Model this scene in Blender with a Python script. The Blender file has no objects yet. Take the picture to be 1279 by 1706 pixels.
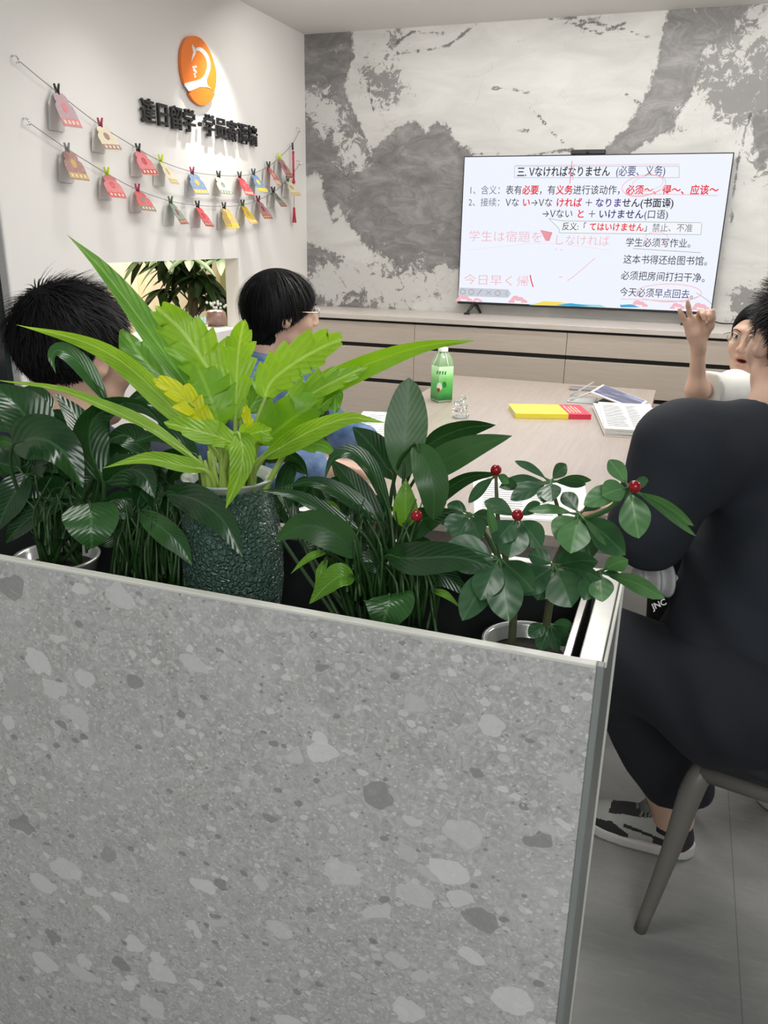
import bpy, bmesh, math, random
import numpy as np
from mathutils import Vector, Matrix
random.seed(5)
rng = np.random.default_rng(7)
S = bpy.context.scene
COL = S.collection

# ------------------------------------------------------------------ camera, world, lights, exposure
CAMZ = 1.45
F_PX = 1355.3
CR = np.array([0.9400, 0.3401, 0.0170])
CU = np.array([-0.1247, 0.2970, 0.9467])
CF = np.array([-0.3171, 0.8921, -0.3220])
CR /= np.linalg.norm(CR); CF -= CR * (CF @ CR); CF /= np.linalg.norm(CF); CU = np.cross(CR, CF)
cam = bpy.data.objects.new('camera', bpy.data.cameras.new('camera'))
COL.objects.link(cam)
cam.data.sensor_fit = 'VERTICAL'
cam.data.sensor_height = 36.0
cam.data.lens = F_PX * 36.0 / 1706.0
cam.data.clip_start = 0.02
cam.matrix_world = Matrix(((CR[0], CU[0], -CF[0], 0), (CR[1], CU[1], -CF[1], 0), (CR[2], CU[2], -CF[2], CAMZ), (0, 0, 0, 1)))
S.camera = cam
S.view_settings.view_transform = 'Standard'
S.view_settings.look = 'None'
S.view_settings.gamma = 1.0
S.view_settings.exposure = 0.0
S.view_settings.use_curve_mapping = False
S.cycles.use_denoising = True
S.cycles.max_bounces = 8
S.cycles.transparent_max_bounces = 12

wd = bpy.data.worlds.new('room_ambience'); S.world = wd; wd.use_nodes = True
wd.node_tree.nodes['Background'].inputs[0].default_value = (0.93, 0.96, 1.0, 1)
wd.node_tree.nodes['Background'].inputs[1].default_value = 0.45

def area(name, loc, target, size, power, col=(1, 1, 1), sy=None):
    l = bpy.data.lights.new(name, 'AREA'); l.energy = power; l.color = col
    l.shape = 'RECTANGLE'; l.size = size; l.size_y = sy or size
    o = bpy.data.objects.new(name, l); COL.objects.link(o); o.location = loc
    o.rotation_euler = (Vector(target) - Vector(loc)).to_track_quat('-Z', 'Y').to_euler()
    return o
def spot(name, loc, target, power, angle, blend=0.6, rad=0.03, col=(1, 1, 1)):
    l = bpy.data.lights.new(name, 'SPOT'); l.energy = power; l.color = col
    l.spot_size = math.radians(angle); l.spot_blend = blend; l.shadow_soft_size = rad
    o = bpy.data.objects.new(name, l); COL.objects.link(o); o.location = loc
    o.rotation_euler = (Vector(target) - Vector(loc)).to_track_quat('-Z', 'Y').to_euler()
    return o
area('panel_light_table', (-0.6, 2.9, 2.5), (-0.6, 2.9, 0), 0.9, 38, (1, 0.97, 0.93), 1.6)
area('panel_light_planter', (-0.7, 1.05, 2.5), (-0.7, 1.05, 0), 0.5, 10, (1, 0.99, 0.96), 0.5)
area('panel_light_aisle', (0.6, -1.2, 2.5), (-0.4, 0.9, 0.6), 1.4, 62, (0.98, 1, 0.99), 1.4)
area('panel_light_right', (1.6, 3.2, 2.5), (1.4, 3.2, 0), 0.8, 30, (1, 0.98, 0.95))
spot('wall_washer', (-2.13, 3.90, 2.55), (-2.17, 3.90, 0.0), 56, 78, 0.9, 0.012, (1, 0.97, 0.93))
spot('wall_washer_near', (-1.9, 2.95, 2.55), (-2.1, 2.95, 0.0), 14, 100, 0.9, 0.05, (1, 0.98, 0.95))
area('marble_washer', (0.2, 4.1, 2.55), (0.2, 4.75, 1.2), 4.4, 30, (1, 0.98, 0.94), 0.12)
area('far_room_light', (-3.2, 5.2, 2.4), (-3.3, 5.2, 0), 1.0, 110, (1, 0.88, 0.68))

# ------------------------------------------------------------------ layout helpers (photo position + depth -> room coordinates)
def ray(x, y):
    return CF + (x - 639.5) / F_PX * CR - (y - 853.0) / F_PX * CU
C0 = np.array([0, 0, CAMZ])
def at(x, y, d): return C0 + ray(x, y) * d
def at_x(x, y, X): r = ray(x, y); return C0 + r * (X / r[0])
def at_y(x, y, Y): r = ray(x, y); return C0 + r * (Y / r[1])
def at_z(x, y, Z): r = ray(x, y); return C0 + r * ((Z - CAMZ) / r[2])

# ------------------------------------------------------------------ object helpers
def wloc(p):
    v = np.zeros(3)
    while p is not None:
        v += np.array(p.location); p = p.parent
    return v
def tag(o, label=None, cat=None, group=None, kind=None):
    if label: o['label'] = label
    if cat: o['category'] = cat
    if group: o['group'] = group
    if kind: o['kind'] = kind
    return o
def thing(name, label, cat, loc, group=None):
    o = bpy.data.objects.new(name, None); COL.objects.link(o); o.location = [float(c) for c in loc]
    o.empty_display_size = 0.05
    return tag(o, label, cat, group)
def ob(name, vf, mats, parent=None, smooth=True, label=None, cat=None, group=None, kind=None, uv=None, midx=None, origin=None):
    v, f = vf
    v = np.asarray(v, dtype=float).reshape(-1, 3)
    base = wloc(parent) if parent is not None else np.zeros(3)
    if origin is not None and parent is None: base = np.asarray(origin, float)
    me = bpy.data.meshes.new(name)
    if isinstance(f, np.ndarray): f = f.tolist()
    me.from_pydata((v - base).tolist(), [], f)
    if not isinstance(mats, (list, tuple)): mats = [mats]
    for m in mats: me.materials.append(m)
    if midx is not None: me.polygons.foreach_set('material_index', np.asarray(midx, dtype=np.int32))
    if smooth: me.polygons.foreach_set('use_smooth', np.ones(len(me.polygons), dtype=bool))
    if uv is not None:
        L = me.uv_layers.new(name='UVMap')
        li = np.zeros(len(me.loops), dtype=np.int32); me.loops.foreach_get('vertex_index', li)
        L.data.foreach_set('uv', np.asarray(uv, dtype=np.float32)[li].ravel())
    me.update()
    o = bpy.data.objects.new(name, me); COL.objects.link(o)
    if parent is not None: o.parent = parent
    elif origin is not None: o.location = base
    return tag(o, label, cat, group, kind)
def sharp(o, ang=35):
    me = o.data
    bm = bmesh.new(); bm.from_mesh(me)
    for e in bm.edges:
        if len(e.link_faces) == 2 and e.calc_face_angle(0) > math.radians(ang): e.smooth = False
    bm.to_mesh(me); bm.free(); return o
def join(*parts):
    V = []; Fc = []; n = 0
    for v, f in parts:
        v = np.asarray(v, float).reshape(-1, 3)
        V.append(v); Fc += [[i + n for i in q] for q in (f.tolist() if isinstance(f, np.ndarray) else f)]
        n += len(v)
    return np.concatenate(V), Fc
def box(lo, hi):
    x0, y0, z0 = lo; x1, y1, z1 = hi
    v = [(x0, y0, z0), (x1, y0, z0), (x1, y1, z0), (x0, y1, z0), (x0, y0, z1), (x1, y0, z1), (x1, y1, z1), (x0, y1, z1)]
    return np.array(v, float), [(3, 2, 1, 0), (4, 5, 6, 7), (0, 1, 5, 4), (1, 2, 6, 5), (2, 3, 7, 6), (3, 0, 4, 7)]
def rbox(lo, hi, r=0.004, seg=2):
    v, f = box(lo, hi)
    bm = bmesh.new()
    bv = [bm.verts.new(p) for p in v]
    for q in f: bm.faces.new([bv[i] for i in q])
    bmesh.ops.bevel(bm, geom=list(bm.edges), offset=r, segments=seg, affect='EDGES', profile=0.5)
    bm.verts.index_update()
    V = np.array([p.co for p in bm.verts]); Fc = [[w.index for w in q.verts] for q in bm.faces]
    bm.free(); return V, Fc
def rotz(vf, a, c):
    v, f = vf; c = np.asarray(c, float); v = np.asarray(v) - c
    ca, sa = math.cos(a), math.sin(a)
    return np.stack([v[:, 0] * ca - v[:, 1] * sa, v[:, 0] * sa + v[:, 1] * ca, v[:, 2]], 1) + c, f
def xf(vf, M):
    M = np.array(M); v = np.asarray(vf[0]); return v @ M[:3, :3].T + M[:3, 3], vf[1]
def crom(P, n):
    P = np.asarray(P, float)
    if len(P) == 2: t = np.linspace(0, 1, n)[:, None]; return P[0] * (1 - t) + P[1] * t
    Q = np.vstack([2 * P[0] - P[1], P, 2 * P[-1] - P[-2]])
    ts = np.linspace(0, len(P) - 1, n); out = []
    for t in ts:
        i = min(int(t), len(P) - 2); u = t - i
        a, b, c, d = Q[i], Q[i + 1], Q[i + 2], Q[i + 3]
        out.append(0.5 * (2 * b + (c - a) * u + (2 * a - 5 * b + 4 * c - d) * u * u + (3 * b - a - 3 * c + d) * u ** 3))
    return np.array(out)
def tube(P, r, n=8, caps=True, k=None):
    P = np.asarray(P, float)
    if k: P = crom(P, k)
    m = len(P); R = np.full(m, r, float) if np.isscalar(r) else np.interp(np.linspace(0, 1, m), np.linspace(0, 1, len(r)), r)
    T = np.gradient(P, axis=0); T /= np.linalg.norm(T, axis=1)[:, None] + 1e-12
    a = np.array([0, 0, 1.0]) if abs(T[0][2]) < 0.9 else np.array([1.0, 0, 0])
    s = np.cross(T[0], a); s /= np.linalg.norm(s); V = []
    ang = np.linspace(0, 2 * np.pi, n, endpoint=False)
    for i in range(m):
        s = s - T[i] * (s @ T[i]); s /= np.linalg.norm(s); b = np.cross(T[i], s)
        V.append(P[i] + R[i] * (np.cos(ang)[:, None] * s + np.sin(ang)[:, None] * b))
    V = np.concatenate(V); Fc = []
    for i in range(m - 1):
        for j in range(n):
            k2 = (j + 1) % n; Fc.append((i * n + j, i * n + k2, (i + 1) * n + k2, (i + 1) * n + j))
    if caps: Fc.append(tuple(range(n))[::-1]); Fc.append(tuple((m - 1) * n + j for j in range(n)))
    return V, Fc
def lathe(prof, c, n=48, close=False):
    c = np.asarray(c, float); V = []; Fc = []
    for r, z in prof:
        a = np.linspace(0, 2 * np.pi, n, endpoint=False)
        V.append(np.stack([r * np.cos(a), r * np.sin(a), np.full(n, z)], 1) + c)
    m = len(prof)
    for i in range(m - 1):
        for j in range(n):
            k = (j + 1) % n; Fc.append((i * n + j, i * n + k, (i + 1) * n + k, (i + 1) * n + j))
    return np.concatenate(V), Fc
def sphere(c, r, nu=20, nv=12):
    r = np.ones(3) * np.asarray(r, float); V = [[0, 0, 1]]; Fc = []
    for i in range(1, nv):
        th = math.pi * i / nv
        for j in range(nu):
            ph = 2 * math.pi * j / nu; V.append([math.sin(th) * math.cos(ph), math.sin(th) * math.sin(ph), math.cos(th)])
    V.append([0, 0, -1]); V = np.array(V) * r + np.asarray(c, float)
    for j in range(nu): Fc.append((0, 1 + j, 1 + (j + 1) % nu))
    for i in range(nv - 2):
        for j in range(nu):
            a = 1 + i * nu; b = a + nu; Fc.append((a + j, b + j, b + (j + 1) % nu, a + (j + 1) % nu))
    e = len(V) - 1; a = 1 + (nv - 2) * nu
    for j in range(nu): Fc.append((e, a + (j + 1) % nu, a + j))
    return V, Fc
def prism(poly, M, h):
    # polygon in local xy, extruded 0..h along local z, placed with 4x4 M
    n = len(poly); p = np.array([(x, y, 0) for x, y in poly] + [(x, y, h) for x, y in poly], float)
    f = [tuple(range(n))[::-1], tuple(range(n, 2 * n))] + [(i, (i + 1) % n, n + (i + 1) % n, n + i) for i in range(n)]
    return xf((p, f), M)
def frame(o, x, y):
    x = np.asarray(x, float); x = x / np.linalg.norm(x); y = np.asarray(y, float); y = y - x * (x @ y); y /= np.linalg.norm(y)
    M = np.eye(4); M[:3, 0] = x; M[:3, 1] = y; M[:3, 2] = np.cross(x, y); M[:3, 3] = o; return M
def ribbon(P, w):
    P = np.asarray(P, float); T = np.gradient(P, axis=0); T /= np.linalg.norm(T, axis=1)[:, None] + 1e-9
    N = np.stack([-T[:, 1], T[:, 0]], 1); m = len(P)
    W = (np.full(m, w) if np.isscalar(w) else np.asarray(w))[:, None] / 2
    V = np.concatenate([P + N * W, P - N * W]); V = np.c_[V, np.zeros(2 * m)]
    return V, [(i, i + 1, m + i + 1, m + i) for i in range(m - 1)]
_tc = bpy.data.curves.new('lettering_source', 'FONT'); _to = bpy.data.objects.new('lettering_source', _tc)
def text2d(s, bold=0.0, extrude=0.0):
    COL.objects.link(_to)
    _tc.body = s; _tc.offset = bold; _tc.extrude = extrude; _tc.resolution_u = 3
    bpy.context.view_layer.update()
    dg = bpy.context.evaluated_depsgraph_get()
    me = bpy.data.meshes.new_from_object(_to.evaluated_get(dg))
    v = np.array([q.co for q in me.vertices]) if len(me.vertices) else np.zeros((0, 3)); f = [list(q.vertices) for q in me.polygons]
    bpy.data.meshes.remove(me); COL.objects.unlink(_to)
    return v, f
def copy_tree(o, parent=None):
    c = o.copy(); COL.objects.link(c); c.parent = parent
    for ch in o.children: copy_tree(ch, c)
    return c

# ------------------------------------------------------------------ material helpers
class G:
    def __init__(s, name):
        s.m = bpy.data.materials.new(name); s.m.use_nodes = True; s.nt = s.m.node_tree; s.b = s.nt.nodes['Principled BSDF']
        s.out = s.nt.nodes['Material Output']
    def n(s, t, props=None, **ins):
        nd = s.nt.nodes.new(t)
        for k, v in (props or {}).items(): setattr(nd, k, v)
        for k, v in ins.items():
            i = nd.inputs[int(k[1:])] if k[0] == 'i' and k[1:].isdigit() else nd.inputs[k.replace('_', ' ')]
            s.put(i, v)
        return nd
    def put(s, i, v):
        if isinstance(v, bpy.types.NodeSocket): s.nt.links.new(v, i)
        elif isinstance(v, bpy.types.Node): s.nt.links.new(v.outputs[0], i)
        else:
            if isinstance(v, tuple) and len(v) == 3 and i.type == 'RGBA': v = (*v, 1)
            i.default_value = v
    def set(s, **kw):
        for k, v in kw.items(): s.put(s.b.inputs[k.replace('_', ' ')], v)
        return s
    def obj(s): return s.n('ShaderNodeTexCoord').outputs['Object']
    def uv(s): return s.n('ShaderNodeTexCoord').outputs['UV']
    def math(s, op, a, b=None, c=None, clamp=False):
        nd = s.n('ShaderNodeMath', {'operation': op, 'use_clamp': clamp}); s.put(nd.inputs[0], a)
        if b is not None: s.put(nd.inputs[1], b)
        if c is not None: s.put(nd.inputs[2], c)
        return nd.outputs[0]
    def map(s, v, loc=(0, 0, 0), rot=(0, 0, 0), sc=(1, 1, 1)):
        return s.n('ShaderNodeMapping', None, Vector=v, Location=loc, Rotation=rot, Scale=sc).outputs[0]
    def noise(s, v, sc, det=4, rough=0.5, dist=0.0):
        return s.n('ShaderNodeTexNoise', None, Vector=v, Scale=sc, Detail=det, Roughness=rough, Distortion=dist)
    def vor(s, v, sc, feat='F1', rnd=1.0):
        return s.n('ShaderNodeTexVoronoi', {'feature': feat}, Vector=v, Scale=sc, Randomness=rnd)
    def ramp(s, f, stops, interp='LINEAR'):
        nd = s.n('ShaderNodeValToRGB', None, Fac=f); e = nd.color_ramp; e.interpolation = interp
        while len(e.elements) < len(stops): e.elements.new(0.5)
        for q, (p, c) in zip(e.elements, stops):
            q.position = p; q.color = (*c, 1) if isinstance(c, tuple) else (c, c, c, 1)
        return nd.outputs[0]
    def step(s, f, a, b):
        return s.n('ShaderNodeMapRange', {'interpolation_type': 'SMOOTHSTEP'}, Value=f, i1=a, i2=b).outputs[0]
    def mix(s, f, a, b, mode='MIX'):
        nd = s.n('ShaderNodeMix', {'data_type': 'RGBA', 'blend_type': mode}); s.put(nd.inputs[0], f); s.put(nd.inputs[6], a); s.put(nd.inputs[7], b)
        return nd.outputs[2]
    def bump(s, h, st=0.3, d=0.01):
        s.put(s.b.inputs['Normal'], s.n('ShaderNodeBump', None, Height=h, Strength=st, Distance=d).outputs[0]); return s
    def attr(s, name): return s.n('ShaderNodeAttribute', {'attribute_name': name}).outputs['Fac']
def pm(name, col, rough=0.5, metal=0.0, **kw):
    g = G(name); g.set(Base_Color=col, Roughness=rough, Metallic=metal, **kw); return g.m
def em(name, col, st=1.0):
    g = G(name); g.set(Base_Color=(0, 0, 0), Emission_Color=col, Emission_Strength=st, Roughness=0.4); g.b.inputs['Specular IOR Level'].default_value = 0.1; return g.m
def noisy(name, c1, c2, sc, rough=0.5, bump=0.0, det=4, **kw):
    g = G(name); o = g.obj(); nz = g.noise(o, sc, det)
    g.set(Base_Color=g.mix(nz.outputs[0], c1, c2), Roughness=rough, **kw)
    if bump: g.bump(nz.outputs[0], bump, 0.005)
    return g.m
# ------------------------------------------------------------------ signed-distance meshing (bodies, hair caps, clothes)
import openvdb as vdb
def cap(P, a, b, r1, r2):
    a = np.asarray(a, float); b = np.asarray(b, float); ab = b - a
    t = np.clip(((P - a) @ ab) / (ab @ ab), 0, 1)
    return np.linalg.norm(P - a - t[:, None] * ab, axis=1) - (r1 + (r2 - r1) * t)
def ell(P, c, r, M=None):
    q = P - np.asarray(c, float)
    if M is not None: q = q @ M
    r = np.asarray(r, float); k0 = np.linalg.norm(q / r, axis=1); k1 = np.linalg.norm(q / r ** 2, axis=1)
    return k0 * (k0 - 1) / np.maximum(k1, 1e-9)
def smin(a, b, k):
    h = np.clip(0.5 + 0.5 * (b - a) / k, 0, 1); return b + (a - b) * h - k * h * (1 - h)
def smax(a, b, k): return -smin(-a, -b, k)
def chain(P, pts, rad, k=0.03):
    d = None
    for i in range(len(pts) - 1):
        e = cap(P, pts[i], pts[i + 1], rad[i], rad[i + 1]); d = e if d is None else smin(d, e, k)
    return d
def mesh_sdf(fn, lo, hi, h):
    lo = np.asarray(lo, float); hi = np.asarray(hi, float); B = 4
    nb = np.ceil((hi - lo) / (h * B)).astype(int)
    ax = [lo[i] + (np.arange(nb[i]) + 0.5) * h * B - h * 0.5 for i in range(3)]
    cc = np.stack(np.meshgrid(*ax, indexing='ij'), -1).reshape(-1, 3)
    dc = fn(cc).reshape(nb)
    arr = np.repeat(np.repeat(np.repeat(dc, B, 0), B, 1), B, 2).astype(np.float32)
    mk = np.abs(arr) < h * B * 2.6
    idx = np.argwhere(mk); out = np.empty(len(idx), np.float32)
    for s in range(0, len(idx), 400000):
        out[s:s + 400000] = fn(lo + idx[s:s + 400000] * h)
    arr[mk] = out
    g = vdb.FloatGrid(background=1.0); g.copyFromArray(arr)
    p, q = g.convertToQuads(isovalue=0.0)
    p = p.astype(float) * h + lo
    a, b, c, d = p[q[:, 0]], p[q[:, 1]], p[q[:, 2]], p[q[:, 3]]
    vol = np.einsum('ij,ij->i', a, np.cross(b, c)).sum() + np.einsum('ij,ij->i', a, np.cross(c, d)).sum()
    if vol < 0: q = q[:, ::-1]
    return p, q
def wob(P, f, seed=0, oct=3):
    o = np.zeros(len(P)); r = np.random.default_rng(seed); a = 1.0
    for i in range(oct):
        for k in range(3):
            w = r.normal(size=3); w *= f / np.linalg.norm(w); o += a * np.sin(P @ w + r.uniform(0, 6.28) + 1.3 * np.sin(P @ (r.normal(size=3) * f * 0.4)))
        f *= 1.9; a *= 0.5
    return o / 5.0

# ------------------------------------------------------------------ heads, hair, hands
def axes(yaw, pitch=0.0, roll=0.0):
    # columns: right, forward, up.  yaw > 0 turns the gaze from +Y towards +X
    f = np.array([math.sin(yaw) * math.cos(pitch), math.cos(yaw) * math.cos(pitch), math.sin(pitch)])
    r = np.cross(f, [0, 0, 1]); r /= np.linalg.norm(r); u = np.cross(r, f)
    r2 = r * math.cos(roll) + u * math.sin(roll); u2 = np.cross(r2, f)
    return np.stack([r2, f, u2], 1)
def sd_head(P, c, M, s=1.0, mouth=0.0):
    q = ((P - np.asarray(c)) @ M) / s
    qa = q.copy(); qa[:, 0] = np.abs(q[:, 0])
    d = ell(q, (0, -0.014, 0.030), (0.074, 0.096, 0.086))
    d = smin(d, ell(q, (0, 0.026, -0.035), (0.060, 0.066, 0.084)), 0.03)
    d = smin(d, cap(qa, (0.046, 0.018, -0.070), (0.012, 0.066, -0.108), 0.020, 0.017), 0.03)
    d = smin(d, ell(qa, (0.038, 0.058, -0.026), (0.024, 0.026, 0.026)), 0.02)
    d = smin(d, cap(qa, (0.010, 0.086, 0.036), (0.046, 0.066, 0.034), 0.008, 0.008), 0.016)
    d = smax(d, -ell(qa, (0.032, 0.100, 0.014), (0.019, 0.018, 0.012)), 0.012)
    d = smin(d, ell(qa, (0.032, 0.070, 0.013), (0.016, 0.017, 0.011)), 0.006)
    d = smin(d, cap(q, (0, 0.084, 0.022), (0, 0.104, -0.020), 0.008, 0.011), 0.012)
    d = smin(d, ell(qa, (0.012, 0.096, -0.025), (0.009, 0.010, 0.007)), 0.006)
    zu, zl = -0.052, -0.064 - mouth * 0.010
    d = smin(d, ell(q, (0, 0.083, zu), (0.023, 0.011, 0.006)), 0.006)
    d = smin(d, ell(q, (0, 0.081, zl), (0.019, 0.011, 0.007)), 0.006)
    if mouth: d = smax(d, -ell(q, (0, 0.088, (zu + zl) / 2), (0.016, 0.020, 0.0065 * mouth)), 0.003)
    e = ell(qa, (0.079, -0.008, -0.004), (0.010, 0.019, 0.031), np.array([[0.86, 0.5, 0], [-0.5, 0.86, 0], [0, 0, 1.0]]))
    e = smax(e, -ell(qa, (0.090, -0.004, 0.002), (0.007, 0.010, 0.018)), 0.004)
    d = smin(d, e, 0.006)
    return d * s
def hair_strands(c, M, s, n, keep, length, lift, crown, flow_down, width=0.0016, seed=1, wave=0.15, steps=7, clump=0.5, nape=None):
    r = np.random.default_rng(seed)
    R = np.array([0.080, 0.102, 0.092]); cc = np.array([0, -0.014, 0.030])
    u = r.normal(size=(n * 6, 3)); u /= np.linalg.norm(u, axis=1)[:, None]
    p = cc + u * R
    p = p[keep(p)][:n]
    if nape is not None:
        u2 = r.normal(size=(n, 3)); u2 /= np.linalg.norm(u2, axis=1)[:, None]; u2[:, 1] = -np.abs(u2[:, 1]) + 0.2; p2 = np.array(nape[0]) + u2 * np.array(nape[1])
        p2 = p2[keep(p2) & (p2[:, 2] < -0.02)][:n // 3]; p = np.concatenate([p, p2])
    n = len(p)
    L = length(p) * r.uniform(0.75, 1.2, n); cr = np.asarray(crown)
    jit = r.normal(size=(n, 3)) * wave
    cl = np.floor(p / 0.016); hsh = np.sin(cl @ np.array([12.9, 78.2, 37.7])) * 43758.5; jit += clump * np.stack([np.sin(hsh), np.cos(hsh * 1.7), np.sin(hsh * 2.3)], 1) * wave
    pts = [p]; cur = p.copy()
    for k in range(steps):
        t = (k + 1) / steps
        nrm = (cur - cc) / R ** 2; nrm /= np.linalg.norm(nrm, axis=1)[:, None]
        fl = (cur - cr); fl = fl + np.array([0, 0, -1.0]) * flow_down * (0.03 + 0.08 * t)
        fl -= nrm * np.einsum('ij,ij->i', fl, nrm)[:, None]; fl /= np.linalg.norm(fl, axis=1)[:, None] + 1e-6
        dr = fl + jit + nrm * (np.zeros(n) + lift(cur, t))[:, None]
        dr /= np.linalg.norm(dr, axis=1)[:, None]
        cur = cur + dr * (L / steps)[:, None]
        e = np.linalg.norm((cur - cc) / R, axis=1); push = e < 1.015
        cur[push] = cc + (cur[push] - cc) / e[push][:, None] * 1.02
        pts.append(cur.copy())
    pts = np.stack(pts, 1)                                    # n, steps+1, 3
    T = pts[:, 1:] - pts[:, :-1]; T = np.concatenate([T, T[:, -1:]], 1)
    nr = (pts - cc); sd = np.cross(T, nr); sd /= np.linalg.norm(sd, axis=2)[:, :, None] + 1e-9
    w = width * np.linspace(1, 0.25, steps + 1)[None, :, None] * r.uniform(0.6, 1.3, n)[:, None, None]
    A = pts + sd * w; Bv = pts - sd * w
    V = np.stack([A, Bv], 2).reshape(-1, 3)                    # n*(steps+1)*2
    m = steps + 1; base = (np.arange(n) * m * 2)[:, None] + (np.arange(steps) * 2)[None, :]
    base = base.ravel(); Fq = np.stack([base, base + 1, base + 3, base + 2], 1)
    return (V * s) @ M.T + np.asarray(c), Fq
def hair_cap(c, M, s, keepf, off=0.0, h=0.005, extra=None):
    def fn(P):
        q = ((P - np.asarray(c)) @ M) / s
        d = ell(q, (0, -0.014, 0.030), (0.0785 + off, 0.1005 + off, 0.0905 + off))
        if extra is not None: d = smin(d, extra(q), 0.02)
        return smax(d, keepf(q), 0.008) * s
    R = 0.17 * s
    return mesh_sdf(fn, np.asarray(c) - R, np.asarray(c) + R, h)
def finger(P, base, dirs, lens, rads, k=0.006):
    pts = [np.asarray(base, float)]
    for dv, l in zip(dirs, lens): dv = np.asarray(dv, float); pts.append(pts[-1] + dv / np.linalg.norm(dv) * l)
    return chain(P, pts, rads, k), pts
def sd_hand(P, w, X, Y, N, curl, s=1.0, spread=0.10, side=1.0, thumb=(0.75, 0.55, 0.35)):
    # w wrist, Y along the hand, X towards the thumb, N out of the palm; curl: four bends (index..little) 0..1
    w = np.asarray(w, float)
    Mx = np.stack([X, Y, N], 1)
    d = ell(P, w + (Y * 0.050) * s, np.array([0.042, 0.056, 0.017]) * s, Mx)
    d = smin(d, cap(P, w - Y * 0.02 * s, w + Y * 0.03 * s, 0.024 * s, 0.027 * s), 0.02 * s)
    for i, (ox, ln) in enumerate(((0.029, 0.072), (0.010, 0.080), (-0.010, 0.074), (-0.028, 0.058))):
        b = w + (X * ox * 1.0 + Y * (0.090 - 0.004 * abs(i - 1))) * s
        sp = X * (spread * (1.5 - i))
        a = curl[i] * 1.45; ds = []
        for j, m in enumerate((0.75, 1.85, 2.5)):
            t = a * m / 1.45 if False else a * (0.62, 1.5, 2.0)[j]
            ds.append((Y + sp) * math.cos(t) + N * math.sin(t))
        f, _ = finger(P, b - Y * 0.018 * s, [Y + sp] + ds, [0.018 * s, ln * 0.46 * s, ln * 0.31 * s, ln * 0.23 * s], [0.0105 * s, 0.0098 * s, 0.009 * s, 0.0084 * s, 0.007 * s])
        d = smin(d, f, 0.007 * s)
    tb = w + (X * 0.024 + Y * 0.022 + N * 0.006) * s
    d1 = X * thumb[0] + Y * thumb[1] + N * thumb[2]; d2 = X * thumb[0] * 0.45 + Y * (thumb[1] + 0.3) + N * thumb[2]; d3 = X * 0.05 + Y * (thumb[1] + 0.4) + N * thumb[2]
    f, _ = finger(P, tb, [d1, d2, d3], [0.040 * s, 0.032 * s, 0.026 * s], [0.016 * s, 0.0125 * s, 0.011 * s, 0.0085 * s])
    return smin(d, f, 0.012 * s)
# ------------------------------------------------------------------ surface materials
def mat_wall():
    g = G('white_wall_paint'); o = g.obj(); g.set(Base_Color=(0.78, 0.765, 0.74), Roughness=0.75)
    return g.bump(g.noise(o, 180, 2).outputs[0], 0.04, 0.002).m
def mat_floor():
    g = G('grey_concrete_tile'); o = g.obj()
    n1 = g.noise(o, 1.6, 6, 0.62, 0.6).outputs[0]; n2 = g.noise(g.map(o, rot=(0, 0, 0.7), sc=(3, 26, 1)), 3, 5, 0.7).outputs[0]; n3 = g.noise(o, 90, 3, 0.7).outputs[0]
    c = g.mix(g.step(n1, 0.34, 0.68), (0.19, 0.193, 0.19), (0.33, 0.33, 0.322))
    c = g.mix(g.math('MULTIPLY', g.step(n2, 0.5, 0.78), 0.35), c, (0.42, 0.42, 0.405))
    c = g.mix(g.math('MULTIPLY', n3, 0.30), c, (0.14, 0.14, 0.138))
    br = g.n('ShaderNodeTexBrick', {'offset': 0.0}, Vector=g.map(o, loc=(0.47, 0.55, 0)), Scale=1.0, Mortar_Size=0.0012, Brick_Width=0.75, Row_Height=1.5)
    c = g.mix(g.math('MULTIPLY', br.outputs['Fac'], 0.55), c, (0.06, 0.06, 0.06))
    g.set(Base_Color=c, Roughness=g.ramp(n1, [(0.3, 0.30), (0.7, 0.48)])); return g.m
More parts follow.
